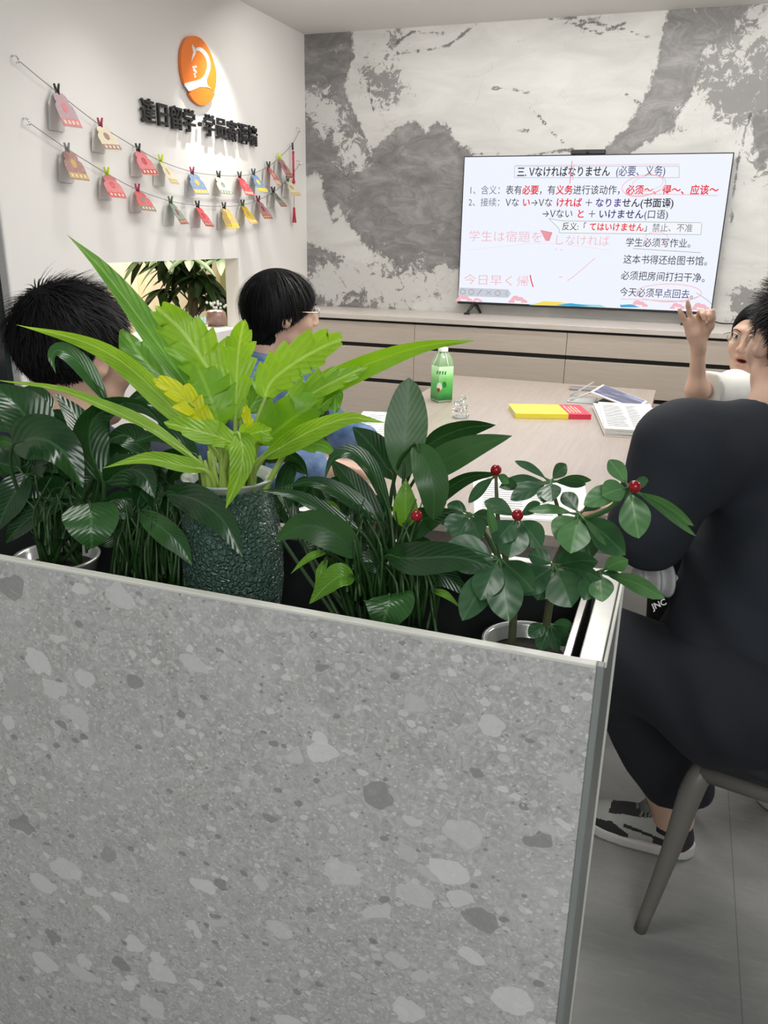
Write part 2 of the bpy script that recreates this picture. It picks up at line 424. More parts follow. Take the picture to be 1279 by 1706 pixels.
def mat_terrazzo():
    g = G('grey_terrazzo_slab'); o = g.obj()
    w = g.n('ShaderNodeVectorMath', {'operation': 'MULTIPLY_ADD'}, i0=g.noise(o, 22, 2).outputs['Color'], i1=(0.036, 0.036, 0.036), i2=o).outputs[0]
    w2 = g.n('ShaderNodeVectorMath', {'operation': 'MULTIPLY_ADD'}, i0=g.noise(o, 90, 2).outputs['Color'], i1=(0.007, 0.007, 0.007), i2=o).outputs[0]
    base = g.ramp(g.noise(o, 62, 9, 0.80, 1.6).outputs[0], [(0.32, (0.29, 0.287, 0.277)), (0.50, (0.47, 0.467, 0.452)), (0.66, (0.70, 0.695, 0.675))])
    base = g.mix(g.math('MULTIPLY', g.step(g.noise(o, 5, 5, 0.6, 0.8).outputs[0], 0.4, 0.72), 0.4), base, (0.62, 0.615, 0.60))
    def chips(vec, scale, keep, size, lo, hi, dark, base, amt, seed):
        v = g.map(vec, loc=(seed, seed * 1.7, seed * 0.3), rot=(0, 0.5 * seed, 0), sc=(1, 1, 1.35))
        f = g.vor(v, scale); e = g.vor(v, scale, 'DISTANCE_TO_EDGE')
        sp = g.n('ShaderNodeSeparateColor', None, Color=f.outputs['Color'])
        k = g.math('GREATER_THAN', sp.outputs[0], 1 - keep)
        rad = g.math('MULTIPLY_ADD', sp.outputs[1], size * 0.8, size * 0.35)
        a = g.math('LESS_THAN', f.outputs['Distance'], rad)
        b = g.step(e.outputs[0], 0.03, 0.06)
        m = g.math('MULTIPLY', g.math('MULTIPLY', k, a), b)
        cl = g.ramp(sp.outputs[2], [(0, dark), (0.13, dark), (0.14, lo), (1, hi)])
        cl = g.mix(0.12, cl, base)
        return g.mix(g.math('MULTIPLY', m, amt), base, cl)
    base = chips(w2, 120, 0.5, 0.42, (0.60, 0.595, 0.58), (0.80, 0.795, 0.775), (0.22, 0.218, 0.21), base, 0.8, 1.3)
    base = chips(w2, 62, 0.42, 0.42, (0.55, 0.545, 0.53), (0.80, 0.795, 0.775), (0.21, 0.208, 0.20), base, 0.85, 2.9)
    base = chips(w, 24, 0.36, 0.42, (0.58, 0.575, 0.56), (0.80, 0.795, 0.775), (0.24, 0.237, 0.23), base, 0.9, 5.1)
    base = chips(w, 12, 0.42, 0.38, (0.64, 0.635, 0.62), (0.80, 0.795, 0.775), (0.26, 0.257, 0.25), base, 0.9, 7.7)
    cr = g.vor(g.map(w, rot=(0.3, 0.2, 0.6), sc=(1, 1, 2.2)), 26, 'DISTANCE_TO_EDGE').outputs[0]
    vein = g.math('MULTIPLY', g.math('LESS_THAN', cr, 0.012), g.step(g.noise(o, 14, 2).outputs[0], 0.60, 0.66))
    base = g.mix(g.math('MULTIPLY', vein, 0.6), base, (0.8, 0.8, 0.78))
    base = g.mix(g.math('MULTIPLY', g.noise(o, 420, 3, 0.8).outputs[0], 0.30), base, (0.36, 0.358, 0.35))
    g.set(Base_Color=base, Roughness=0.38); return g.m
def mat_marble():
    g = G('grey_and_white_marble'); o = g.obj()
    at_ = g.attr('patch'); sk = g.attr('speck'); ck = g.attr('crack'); wh = g.attr('veil')
    nA = g.noise(o, 5, 8, 0.62, 0.4).outputs[0]; nB = g.noise(o, 26, 6, 0.7).outputs[0]; nC = g.noise(g.map(o, rot=(0, 0.9, 0), sc=(1.0, 1, 2.6)), 9, 8, 0.72, 1.0).outputs[0]
    d = g.math('ADD', at_, g.math('MULTIPLY', g.math('SUBTRACT', nA, 0.5), 0.08))
    d = g.math('ADD', d, g.math('MULTIPLY', g.math('SUBTRACT', nB, 0.5), 0.11))
    pm_ = g.step(d, 0.006, -0.006)
    rim = g.step(g.math('ABSOLUTE', d), 0.012, 0.002)
    white = g.ramp(g.noise(g.map(o, rot=(0, 0.6, 0), sc=(1, 1, 3)), 2.4, 6, 0.6, 0.8).outputs[0], [(0.3, (0.50, 0.495, 0.475)), (0.6, (0.60, 0.595, 0.575)), (0.8, (0.66, 0.655, 0.635))])
    grey = g.ramp(g.noise(g.map(o, rot=(0, 0.7, 0), sc=(1, 1, 2.0)), 5, 9, 0.75, 0.9).outputs[0], [(0.25, (0.105, 0.102, 0.10)), (0.5, (0.215, 0.208, 0.205)), (0.72, (0.36, 0.35, 0.345))])
    grey = g.mix(g.math('MULTIPLY', g.step(nC, 0.60, 0.68), 0.30), grey, (0.52, 0.51, 0.50))
    c = g.mix(pm_, white, grey)
    c = g.mix(g.math('MULTIPLY', rim, 0.55), c, (0.13, 0.125, 0.12))
    n4 = g.noise(o, 17, 9, 0.74, 0.7).outputs[0]
    sp = g.step(g.math('SUBTRACT', n4, g.math('SUBTRACT', 0.70, g.math('MULTIPLY', sk, 0.24))), 0.0, 0.035)
    c = g.mix(g.math('MULTIPLY', sp, 0.85), c, (0.19, 0.185, 0.18))
    w2 = g.step(g.math('SUBTRACT', g.noise(g.map(o, loc=(4, 1, 2)), 15, 9, 0.74, 0.7).outputs[0], g.math('SUBTRACT', 0.74, g.math('MULTIPLY', wh, 0.26))), 0.0, 0.03)
    c = g.mix(g.math('MULTIPLY', w2, 0.85), c, (0.60, 0.595, 0.575))
    cd = g.math('ADD', ck, g.math('MULTIPLY', g.math('SUBTRACT', g.noise(o, 18, 4, 0.7).outputs[0], 0.5), 0.05))
    cl = g.math('MULTIPLY', g.step(g.math('ABSOLUTE', cd), 0.0085, 0.003), g.step(g.noise(o, 9, 3).outputs[0], 0.34, 0.46))
    c = g.mix(g.math('MULTIPLY', cl, 0.85), c, (0.10, 0.098, 0.095))
    fine = g.vor(g.map(g.n('ShaderNodeVectorMath', {'operation': 'MULTIPLY_ADD'}, i0=g.noise(o, 6, 4).outputs['Color'], i1=(0.25, 0.25, 0.25), i2=o).outputs[0], rot=(0, 0.8, 0), sc=(1, 1, 2.4)), 2.2, 'DISTANCE_TO_EDGE').outputs[0]
    c = g.mix(g.math('MULTIPLY', g.math('MULTIPLY', g.step(fine, 0.010, 0.0), g.step(nA, 0.48, 0.6)), 0.35), c, (0.30, 0.29, 0.28))
    g.set(Base_Color=c, Roughness=0.35); g.b.inputs['Specular IOR Level'].default_value = 0.35; return g.m
def mat_wood(name, c1, c2, sc=(2, 40, 40), rough=0.42):
    g = G(name); o = g.obj(); n = g.noise(g.map(o, sc=sc), 2.2, 5, 0.6, 0.3).outputs[0]
    g.set(Base_Color=g.mix(g.step(n, 0.3, 0.7), c1, c2), Roughness=rough); return g.m
M = {}
M['wall'] = mat_wall(); M['floor'] = mat_floor(); M['terrazzo'] = mat_terrazzo(); M['marble'] = mat_marble()
M['ceiling'] = noisy('ceiling_paint', (0.74, 0.735, 0.72), (0.77, 0.765, 0.75), 60, 0.8)
M['black'] = pm('black_plastic', (0.012, 0.012, 0.013), 0.35)
M['gap'] = pm('dark_shadow_gap_strip', (0.012, 0.011, 0.010), 0.6)
M['front'] = mat_wood('beige_drawer_laminate', (0.44, 0.375, 0.315), (0.475, 0.41, 0.35), (2, 2, 30))
M['top'] = mat_wood('taupe_worktop_stone', (0.50, 0.455, 0.41), (0.55, 0.505, 0.455), (3, 9, 9), 0.3)
M['edge'] = pm('dark_worktop_edge', (0.16, 0.145, 0.13), 0.4)
M['table'] = mat_wood('pale_ash_table_top', (0.385, 0.325, 0.28), (0.44, 0.38, 0.335), (34, 2.2, 30), 0.32)
M['metal'] = noisy('brushed_steel_trim', (0.42, 0.43, 0.41), (0.60, 0.61, 0.58), 14, 0.28, Metallic=0.9)
M['chrome'] = pm('polished_steel', (0.75, 0.76, 0.75), 0.14, 1.0)
M['mitre'] = pm('pale_stone_mitre_edge', (0.66, 0.655, 0.60), 0.35)
M['edge_grey'] = noisy('slate_grey_edge', (0.20, 0.22, 0.215), (0.26, 0.275, 0.265), 12, 0.35)
M['liner'] = noisy('dark_planter_liner', (0.012, 0.014, 0.015), (0.03, 0.032, 0.034), 30, 0.45)
M['glass_dark'] = pm('dark_tinted_glass', (0.010, 0.016, 0.017), 0.12)
M['cream'] = noisy('cream_plaster', (0.66, 0.60, 0.47), (0.70, 0.64, 0.51), 20, 0.8)
M['olive'] = noisy('olive_painted_panel', (0.30, 0.31, 0.14), (0.34, 0.35, 0.17), 8, 0.7)
M['orange'] = pm('orange_acrylic', (0.86, 0.20, 0.018), 0.35)
M['steel'] = noisy('steel_string', (0.25, 0.25, 0.24), (0.4, 0.4, 0.38), 300, 0.4, Metallic=0.6)
M['white'] = pm('white_matte', (0.78, 0.78, 0.76), 0.5)
M['paper'] = noisy('white_paper', (0.72, 0.72, 0.70), (0.80, 0.80, 0.78), 40, 0.7)

# ------------------------------------------------------------------ room shell
XW, YB, ZC = -2.334, 5.0, 2.572
def struct(name, vf, m, **k): return ob(name, vf, m, kind='structure', smooth=False, **k)
struct('floor', box((-5.2, -2.6, -0.06), (3.6, 8.3, 0.0)), M['floor'])
struct('ceiling', box((-5.2, -2.6, ZC), (3.6, 8.3, ZC + 0.08)), M['ceiling'])
# left wall, with its pass-through opening
TW = 0.085
oy0, oy1, oz0, oz1 = 2.985, 4.115, 0.945, 1.318
wl = join(box((XW - TW, 2.455, 0), (XW, oy0, ZC)), box((XW - TW, oy1, 0), (XW, YB, ZC)), box((XW - TW, oy0, oz1), (XW, oy1, ZC)), box((XW - TW, oy0, 0), (XW, oy1, oz0)))
struct('wall_left', wl, M['wall'])
struct('trim_1', rbox((XW - TW - 0.004, 2.430, 0), (XW + 0.006, 2.455, ZC), 0.008, 3), M['wall'])
# dark glazed door beyond the end of the wall
struct('door_1', rbox((XW - 0.07, 0.9, 0.0), (XW - 0.03, 2.43, ZC), 0.004), M['glass_dark'])
struct('wall_left_front', box((XW - 0.09, -2.6, 0), (XW - 0.01, 0.9, ZC)), M['wall'])
struct('wall_right', box((3.3, -2.6, 0), (3.4, 5.3, ZC)), M['wall'])
struct('wall_far_room', box((-4.3, 2.0, 0), (-4.2, 8.2, ZC)), M['cream'])
struct('wall_far_room_side', box((-4.3, 1.9, 0), (XW - TW - 0.01, 2.0, ZC)), M['cream'])
struct('wall_far_room_back', box((-4.3, 8.1, 0), (XW - TW - 0.01, 8.2, ZC)), M['cream'])
struct('trim_2', rbox((-4.2, at_x(240, 500, -4.15)[1], 0), (-4.12, at_x(250, 500, -4.15)[1], ZC), 0.006), M['cream'])
struct('wall_far_room_panel', box((-4.198, at_x(364, 480, -4.19)[1], 0), (-4.17, at_x(384, 480, -4.19)[1], ZC)), M['olive'])

# marble back wall, patches laid out on the wall plane
def wallpt(x, y): p = at_y(x, y, YB); return (p[0], p[2])
def crop(pts): return [wallpt(480 + x * 0.6247, y * 0.625) for x, y in pts]
PATCH = [crop(q) for q in (
    [(20, 80), (168, 80), (172, 160), (150, 225), (172, 300), (205, 370), (225, 425), (180, 455), (120, 440), (20, 480)],
    [(80, 440), (190, 445), (165, 560), (120, 592), (98, 520)],
    [(185, 450), (230, 400), (290, 340), (340, 325), (370, 360), (400, 328), (425, 340), (440, 380), (490, 410), (560, 700), (300, 740), (200, 640), (158, 590)],
    [(1025, 10), (1085, 20), (1112, 100), (1100, 200), (1050, 290), (1022, 340), (940, 390), (905, 420), (820, 430), (880, 370), (930, 310), (975, 200), (1000, 110)],
    [(1080, 0), (1400, -20), (1400, 40), (1279, 40), (1220, 70), (1150, 110), (1110, 130)],
    [(1236, 330), (1250, 300), (1400, 240), (1400, 420), (1290, 400), (1262, 450)],
    [(-20, 690), (40, 640), (150, 690), (330, 760), (330, 830), (-20, 830)])]
CRACK = [crop(q) for q in ([(545, 235), (600, 238), (640, 248)], [(640, 285), (670, 312), (700, 350), (735, 380)], [(500, 65), (430, 120), (360, 135), (290, 140)], [(1235, 300), (1215, 360), (1200, 430), (1186, 520), (1180, 600)],
    [(680, 50), (770, 46)], [(780, 55), (860, 70), (960, 98)], [(280, 120), (330, 85), (420, 90)], [(590, 350), (640, 348)], [(205, 180), (215, 240), (230, 300)], [(490, 410), (560, 408)], [(750, 60), (830, 90), (900, 60)], [(900, 250), (940, 280)], [(620, 420), (700, 405), (760, 400)])]
SPECK = [(*wallpt(480 + x * 0.6247, y * 0.625), r, a) for x, y, r, a in ((265, 240, 0.14, 1.2), (280, 100, 0.12, 0.8), (200, 190, 0.10, 0.7), (1215, 225, 0.22, 1.25), (1180, 160, 0.15, 1.0), (1270, 190, 0.2, 1.1), (1020, 340, 0.08, 0.9), (800, 55, 0.13, 0.7), (1265, 440, 0.14, 0.9))]
SPECK += [(*wallpt(x, y), r, a) for x, y, r, a in ((600, 470, 0.15, 1.15), (680, 480, 0.15, 1.25), (735, 470, 0.13, 1.2), (640, 440, 0.12, 0.9), (1240, 500, 0.10, 1.1), (1250, 530, 0.14, 0.8), (560, 500, 0.10, 0.7))]
VEIL = [(*wallpt(480 + x * 0.6247, y * 0.625), r, a) for x, y, r, a in ((110, 320, 0.16, 1.2), (60, 260, 0.1, 0.9), (180, 420, 0.14, 1.2), (1190, 190, 0.2, 0.8), (560, 700, 0.2, 0.8), (1270, 40, 0.16, 1.0), (1050, 300, 0.07, 0.9), (130, 130, 0.08, 0.7), (300, 420, 0.1, 0.6), (130, 560, 0.1, 0.9))]
VEIL += [(*wallpt(x, y), r, a) for x, y, r, a in ((650, 490, 0.25, 1.25), (740, 480, 0.2, 1.25), (540, 470, 0.2, 1.3), (600, 440, 0.14, 1.1))]
gx = np.arange(XW, 3.31, 0.0135); gz = np.arange(0.0, ZC + 0.01, 0.0135)
GX, GZ = np.meshgrid(gx, gz, indexing='ij'); Q = np.stack([GX.ravel(), GZ.ravel()], 1)
def seg_d(Q, a, b):
    a = np.array(a); b = np.array(b); ab = b - a; t = np.clip(((Q - a) @ ab) / (ab @ ab), 0, 1); return np.linalg.norm(Q - a - t[:, None] * ab, axis=1)
def poly_sd(Q, poly):
    d = np.full(len(Q), 9.0); ins = np.zeros(len(Q), bool); n = len(poly)
    for i in range(n):
        a, b = poly[i], poly[(i + 1) % n]; d = np.minimum(d, seg_d(Q, a, b))
        c = ((a[1] > Q[:, 1]) != (b[1] > Q[:, 1])) & (Q[:, 0] < (b[0] - a[0]) * (Q[:, 1] - a[1]) / (b[1] - a[1] + 1e-12) + a[0]); ins ^= c
    return np.where(ins, -d, d)
pd_ = np.min([poly_sd(Q, p) for p in PATCH], axis=0)
cd_ = np.min([seg_d(Q, p[i], p[i + 1]) for p in CRACK for i in range(len(p) - 1)], axis=0)
def blobs(L): return np.clip(sum(a * np.exp(-((Q[:, 0] - x) ** 2 + (Q[:, 1] - z) ** 2) / (r * r)) for x, z, r, a in L), 0, 1.3)
nx, nz = len(gx), len(gz)
ii = (np.arange(nx - 1)[:, None] * nz + np.arange(nz - 1)[None, :]).ravel()
wb = struct('wall_back', (np.c_[Q[:, 0], np.full(len(Q), YB), Q[:, 1]], np.stack([ii, ii + nz, ii + nz + 1, ii + 1], 1)), M['marble'])
for nm, val in (('patch', pd_), ('crack', cd_), ('speck', blobs(SPECK)), ('veil', blobs(VEIL))):
    a = wb.data.attributes.new(nm, 'FLOAT', 'POINT'); a.data.foreach_set('value', val.astype(np.float32))
struct('wall_back_core', box((XW, YB + 0.004, 0), (3.3, YB + 0.1, ZC)), M['wall'])

# ------------------------------------------------------------------ planter
PX0, PX1, PY0, PY1, PZ = -1.75, -0.034, 0.837, 1.112, 1.0
pl = thing('planter', 'long waist-high planter box clad in grey terrazzo with a steel-trimmed rim', 'planter', (-0.9, 0.98, 0))
ob('front_panel', rbox((PX0, PY0, 0), (PX1 - 0.009, PY0 + 0.012, PZ), 0.0012, 1), M['terrazzo'], pl, smooth=False, origin=None)
ob('mitre_strip', rbox((PX0, PY0 - 0.0008, PZ - 0.0035), (PX1 - 0.010, PY0 + 0.012, PZ + 0.0012), 0.0008, 1), M['mitre'], pl, smooth=False, label='pale bevelled top edge')
ob('side_panel', rbox((PX1 - 0.014, PY0 + 0.012, 0), (PX1 - 0.001, PY1 - 0.012, PZ - 0.004), 0.001, 1), M['edge_grey'], pl, smooth=False, label='slate grey short side')
ob('corner_trim', rbox((PX1 - 0.009, PY0 - 0.001, 0), (PX1 - 0.001, PY0 + 0.012, PZ + 0.001), 0.001, 1), M['edge_grey'], pl, smooth=False, label='slim grey corner strip')
ob('edge_trim', join(rbox((PX1 - 0.003, PY0 + 0.010, PZ - 0.006), (PX1 + 0.001, PY1 + 0.004, PZ + 0.002), 0.0008, 1), rbox((PX1 - 0.006, PY1 - 0.010, 0), (PX1 + 0.002, PY1 + 0.004, PZ - 0.006), 0.001, 1)), M['mitre'], pl, smooth=False, label='pale outer edge strip')
ob('rim_cap', rbox((PX1 - 0.030, PY0 + 0.010, PZ - 0.010), (PX1 - 0.004, PY1, PZ + 0.001), 0.0015, 2), M['metal'], pl, smooth=False, label='brushed steel cap on the short side')
ob('back_panel', rbox((PX0, PY1, 0), (PX1, PY1 + 0.012, PZ), 0.001, 1), M['terrazzo'], pl, smooth=False)
ob('back_rim', rbox((PX0, PY1 - 0.004, PZ - 0.006), (PX1 - 0.004, PY1 + 0.013, PZ + 0.002), 0.001, 1), M['metal'], pl, smooth=False, label='brushed steel strip along the back rim')
LX1 = PX1 - 0.040
lin = join(box((PX0, PY0 + 0.018, 0.847), (LX1, PY1 - 0.012, 0.856)), box((PX0, PY1 - 0.018, 0.856), (LX1, PY1 - 0.012, PZ - 0.012)), box((LX1 - 0.004, PY0 + 0.018, 0.856), (LX1, PY1 - 0.012, PZ - 0.016)), box((PX0, PY0 + 0.014, 0.856), (LX1, PY0 + 0.018, PZ - 0.03)))
ob('liner', lin, M['liner'], pl, smooth=False, label='dark inner tray')
ob('liner_rim', rbox((LX1 - 0.010, PY0 + 0.016, PZ - 0.020), (LX1, PY1 - 0.012, PZ - 0.008), 0.0015, 2), M['chrome'], pl, smooth=False, label='polished steel rail of the inner tray')
# ------------------------------------------------------------------ sideboard under the television
CY0 = 4.545; CZ = 1.008
ob('worktop', join(rbox((XW + 0.003, CY0, CZ - 0.028), (2.6, YB - 0.004, CZ), 0.002, 2)), M['top'], label='long taupe stone worktop running under the television', cat='worktop', smooth=False)
xs = [XW + 0.005, -1.452, -0.583, 0.286, 1.155, 2.024]
UN = ['drawer unit in the corner by the white wall, leftmost of the sideboard', 'drawer unit behind the green bottle, second from the white wall', 'drawer unit behind the yellow book and tablet', 'drawer unit behind the teacher, fourth from the white wall', 'drawer unit at the far right end of the sideboard']
zr = [(0.966, 0.846), (0.822, 0.640), (0.616, 0.40), (0.376, 0.10)]
for i in range(5):
    x0, x1 = xs[i] + 0.0012, xs[i + 1] - 0.0012
    u = thing('drawer_unit', 'beige ' + UN[i], 'cabinet', ((x0 + x1) / 2, 4.78, 0), 'sideboard drawer units')
    ob('body', join(box((x0, CY0 + 0.035, 0.08), (x1, YB - 0.006, CZ - 0.029)), box((x0, CY0 + 0.07, 0), (x1, YB - 0.006, 0.08))), M['gap'], u, smooth=False, label='dark recessed carcass seen in the finger gaps')
    for za, zb in zr:
        ob('drawer_front', rbox((x0, CY0 + 0.012, zb), (x1, CY0 + 0.034, za), 0.0012, 1), M['front'], u, smooth=False)

# ------------------------------------------------------------------ television
TY = 4.93
tv = thing('television', 'large flat television showing a language lesson slide, on the worktop', 'television', (-0.58, 4.95, CZ))
tx0, tx1, tz0, tz1 = -1.304, 0.139, 1.066, 1.888
ob('bezel', rbox((tx0, TY + 0.0015, tz0), (tx1, TY + 0.040, tz1), 0.003, 2), M['black'], tv, smooth=False)
scr_m = em('lit_screen_white', (0.86, 0.89, 1.0), 1.02)
scr = ob('screen', box((tx0 + 0.006, TY, tz0 + 0.014), (tx1 - 0.006, TY + 0.002, tz1 - 0.006)), scr_m, tv, smooth=False, label='lit white slide')
for fx in (-1.20, 0.03):
    ob('foot', join(tube([(fx, TY + 0.015, tz0 + 0.01), (fx - 0.03, TY - 0.05, CZ + 0.006)], [0.012, 0.007], 8), tube([(fx, TY + 0.015, tz0 + 0.01), (fx + 0.03, TY + 0.055, CZ + 0.006)], [0.012, 0.007], 8), rbox((fx - 0.045, TY - 0.062, CZ + 0.001), (fx - 0.012, TY - 0.036, CZ + 0.011), 0.002)), M['black'], tv)
wc = thing('webcam', 'small black camera bar clipped to the top edge of the television', 'camera', (-0.58, 4.94, 1.889))
ob('body', rbox((-0.70, TY + 0.002, 1.889), (-0.515, TY + 0.045, 1.913), 0.004), M['black'], wc, smooth=False)
ob('lens', xf(lathe([(0.0, 0), (0.008, 0), (0.008, 0.004), (0.0, 0.004)], (0, 0, 0), 20), frame((-0.608, TY + 0.002, 1.901), (1, 0, 0), (0, 0, 1))), M['black'], wc)
T_BLK = em('slide_text_black', (0.035, 0.035, 0.045), 1.0); T_GRY = em('slide_text_grey', (0.22, 0.23, 0.26), 1.0)
T_RED = em('slide_text_red', (0.80, 0.02, 0.03), 1.0); T_PNK = em('slide_pen_red', (0.88, 0.42, 0.44), 1.0); T_PUR = em('slide_text_violet', (0.10, 0.05, 0.28), 1.0); T_NAV = em('slide_text_navy', (0.05, 0.05, 0.16), 1.0)
T_BOX = em('slide_box_line', (0.42, 0.48, 0.44), 1.0); T_FILL = em('slide_box_fill', (0.90, 0.92, 0.97), 1.0)
layers = {}
def put(m, vf, lay=1):
    v, f = vf; v = np.asarray(v)
    layers.setdefault((m, lay), []).append((np.c_[v[:, 0], np.full(len(v), TY - 0.0006 * lay), v[:, 1]], f))
def sxz(x, y): p = at_y(x, y, TY); return np.array([p[0], p[2]])
def line(segs, p0, p1, hz, lay=3):
    # segs [(text, material, bold)], from photo point p0 to p1 (baseline centre), glyph height hz in metres
    A, Bp = sxz(*p0), sxz(*p1); W = Bp[0] - A[0]; x = 0; parts = []
    for s, m, b in segs:
        v, f = text2d(s, {1: 0.018, 0: 0.003, -1: -0.012}[b])
        adv = sum(1.0 if ord(c) > 0x2000 else (0.56 if c != ' ' else 0.25) for c in s)
        if len(v):
            v = v.copy()
            parts.append((v, f, m, x))
        x += adv
    tot = x; sc = W / tot; zc = (A[1] + Bp[1]) / 2
    mats_ = []; mi = []; out = []
    for v, f, m, x in parts:
        q = np.c_[A[0] + (v[:, 0] + x) * sc, np.full(len(v), TY - 0.0006 * lay), zc + (v[:, 1] - 0.37) * hz]
        if m not in mats_: mats_.append(m)
        mi += [mats_.index(m)] * len(f); out.append((q, f))
    ob('handwriting_line' if lay == 4 else 'text_line', join(*out), mats_, scr, smooth=False, midx=mi)
K, RD = T_BLK, T_RED
line([('三. Ⅴなければなりません', K, 1), ('(必要、义务)', T_NAV, 0)], (861, 286), (1116, 285), 0.056)
line([('1、含义：', T_GRY, 0), ('表有', K, 0), ('必要', RD, 1), ('，有', K, 0), ('义务', RD, 1), ('进行该动作', K, 0), ('，', K, 0), ('必须～、得～、应该～', RD, 1)], (781, 316), (1197, 317), 0.052)
line([('2、接续：', T_GRY, 0), ('Ⅴな', K, 0), ('い', RD, 1), ('→Ⅴな', K, 0), ('ければ', RD, 1), (' ＋ ', K, 0), ('なりま', T_PUR, 1), ('せん(书面语)', K, 1)], (780, 337), (1130, 338), 0.050)
line([('→Ⅴない', K, 0), ('と', RD, 1), (' ＋ ', K, 0), ('いけません', T_NAV, 1), ('(口语)', K, 0)], (902, 356), (1121, 357), 0.050)
line([('反义:「', K, 0), ('てはいけません', RD, 1), ('」', K, 0), ('禁止、不准', T_GRY, 0)], (936, 377), (1154, 380), 0.046)
line([('学生必须写作业。', K, 0)], (1042, 403), (1160, 406), 0.050)
line([('这本书得还给图书馆。', K, 0)], (1038, 432), (1188, 435), 0.052)
line([('必须把房间打扫干净。', K, 0)], (1034, 459), (1184, 463), 0.052)
line([('今天必须', K, 0), ('早点回去。', T_NAV, 0)], (1032, 486), (1164, 491), 0.052)
line([('学生は宿題を', T_PNK, -1)], (780, 394), (905, 394), 0.066, 4)
line([('しなければ', T_PNK, -1)], (922, 399), (1016, 402), 0.062, 4)
line([('今日早く帰', T_PNK, -1)], (772, 466), (882, 468), 0.066, 4)
def stroke(m, pts, w=0.0035, n=40, lay=5): put(m, ribbon(crom([sxz(*p) for p in pts], n), w), lay)
def ellipse(m, c, rx, ry, w=0.003, turns=1.1, lay=5, tilt=0.0):
    a = np.linspace(0.4, 0.4 + 2 * math.pi * turns, 60)
    stroke(m, [(c[0] + rx * (1 + 0.05 * k / 60) * math.cos(t) - ry * tilt * math.sin(t), c[1] + ry * math.sin(t) * (1 + 0.1 * k / 60)) for k, t in enumerate(a)], w, 120, lay)
def rrect(m, a, b, w=0.0025, lay=2):
    (x0, y0), (x1, y1) = a, b
    for p, q in (((x0, y0), (x1, y0)), ((x1, y0), (x1, y1)), ((x1, y1), (x0, y1)), ((x0, y1), (x0, y0))): stroke(m, [p, q], w, 4, lay)
rrect(T_BOX, (857, 277), (1131, 296)); stroke(T_PNK, [(858, 275.5), (1132, 273.5)], 0.002, 4, 2)
def polyput(m, pts, lay):
    P = np.array([sxz(*p) for p in pts]); put(m, (np.c_[P, np.zeros(len(P))], [tuple(range(len(P)))]), lay)
polyput(T_FILL, [(931, 368), (1169, 371), (1167, 391), (931, 388)], 1); polyput(T_FILL, [(914, 364), (936, 371), (931, 379)], 1)
for a, b in (((936, 368), (1168, 371)), ((1169, 372), (1167, 391)), ((1167, 391), (932, 388)), ((932, 388), (931, 381)), ((931, 381), (914, 364)), ((914, 364), (936, 368))): stroke(T_BOX, [a, b], 0.003, 4, 2)
for k in range(9): stroke(RD, [(900 + k, 384 + 2 * k), (920 - k * 0.6, 388 + 1.6 * k)], 0.0035, 4)
stroke(RD, [(883, 458), (885, 468), (888, 478)], 0.006); stroke(RD, [(953, 268), (951, 285), (949, 306)], 0.003); stroke(T_PNK, [(956, 274), (954, 300)], 0.003); stroke(T_PNK, [(945, 468), (962, 455), (991, 430)], 0.003); stroke(T_PNK, [(931, 462), (937, 461)], 0.003)
ellipse(T_PNK, (1072, 309), 34, 17, 0.003, 1.3, tilt=0.6); ellipse(T_PNK, (1078, 306), 24, 13, 0.0022, 1.0, tilt=0.6)
stroke(T_PNK, [(1042, 323), (1120, 324), (1196, 326)], 0.0025); ellipse(T_PNK, (1093, 398), 19, 11, 0.0022, 1.1); ellipse(T_PNK, (1113, 488), 53, 14, 0.003, 1.1)
stroke(T_GRY, [(1054, 414), (1100, 417), (1167, 421)], 0.0022); stroke(T_PNK, [(1033, 498), (1090, 500), (1142, 502)], 0.0025); stroke(T_PNK, [(1098, 503), (1150, 503)], 0.002)
stroke(T_GRY, [(1160, 488), (1178, 500), (1186, 508)], 0.002); stroke(T_PNK, [(780, 417), (905, 405), (1016, 417)], 0.0008, 6); stroke(T_PNK, [(925, 415), (928, 416)], 0.003, 4); stroke(T_PNK, [(933, 415), (936, 417)], 0.003, 4)
S_TOOL = em('slide_toolbar', (0.60, 0.62, 0.68), 1.0); S_CLOUD = em('slide_cloud_pink', (0.90, 0.50, 0.55), 1.0); S_YEL = em('slide_wave_yellow', (0.95, 0.72, 0.10), 1.0); S_BLU = em('slide_wave_blue', (0.05, 0.42, 0.70), 1.0); S_TEAL = em('slide_wave_teal', (0.35, 0.72, 0.82), 1.0)
polyput(S_TOOL, [(764, 479), (846, 482), (851, 489), (846, 496), (763, 493)], 1)
for k, cx in enumerate((771, 785, 799, 814, 829, 844)):
    if k in (0, 1, 4): ellipse(T_GRY, (cx, 486 + k * 0.6), 4, 4, 0.0025, 1.0, 3)
    elif k == 2: stroke(T_GRY, [(cx - 4, 491), (cx + 4, 482)], 0.003, 4, 3)
    elif k == 3: stroke(T_GRY, [(cx - 4, 491), (cx + 4, 484)], 0.002, 4, 3); stroke(T_GRY, [(cx - 4, 484), (cx + 4, 491)], 0.002, 4, 3)
    else: stroke(T_GRY, [(cx + 2, 485), (cx - 2, 489), (cx + 2, 493)], 0.002, 4, 3)
def cloud(cx, cy, s):
    for dx, dy, r in ((-9, 2, 5), (-3, -2, 7), (4, -1, 6), (10, 2, 5)):
        a = np.linspace(0, math.pi, 14); polyput(S_CLOUD, [(cx + dx * s + r * s * math.cos(t), cy + dy * s + 3 * s - r * s * math.sin(t)) for t in a], 1)
for c in ((772, 497, 1.0), (862, 499, 1.1), (1064, 506, 1.0), (1128, 510, 0.9), (1166, 511, 1.1), (795, 500, 0.6)): cloud(*c)
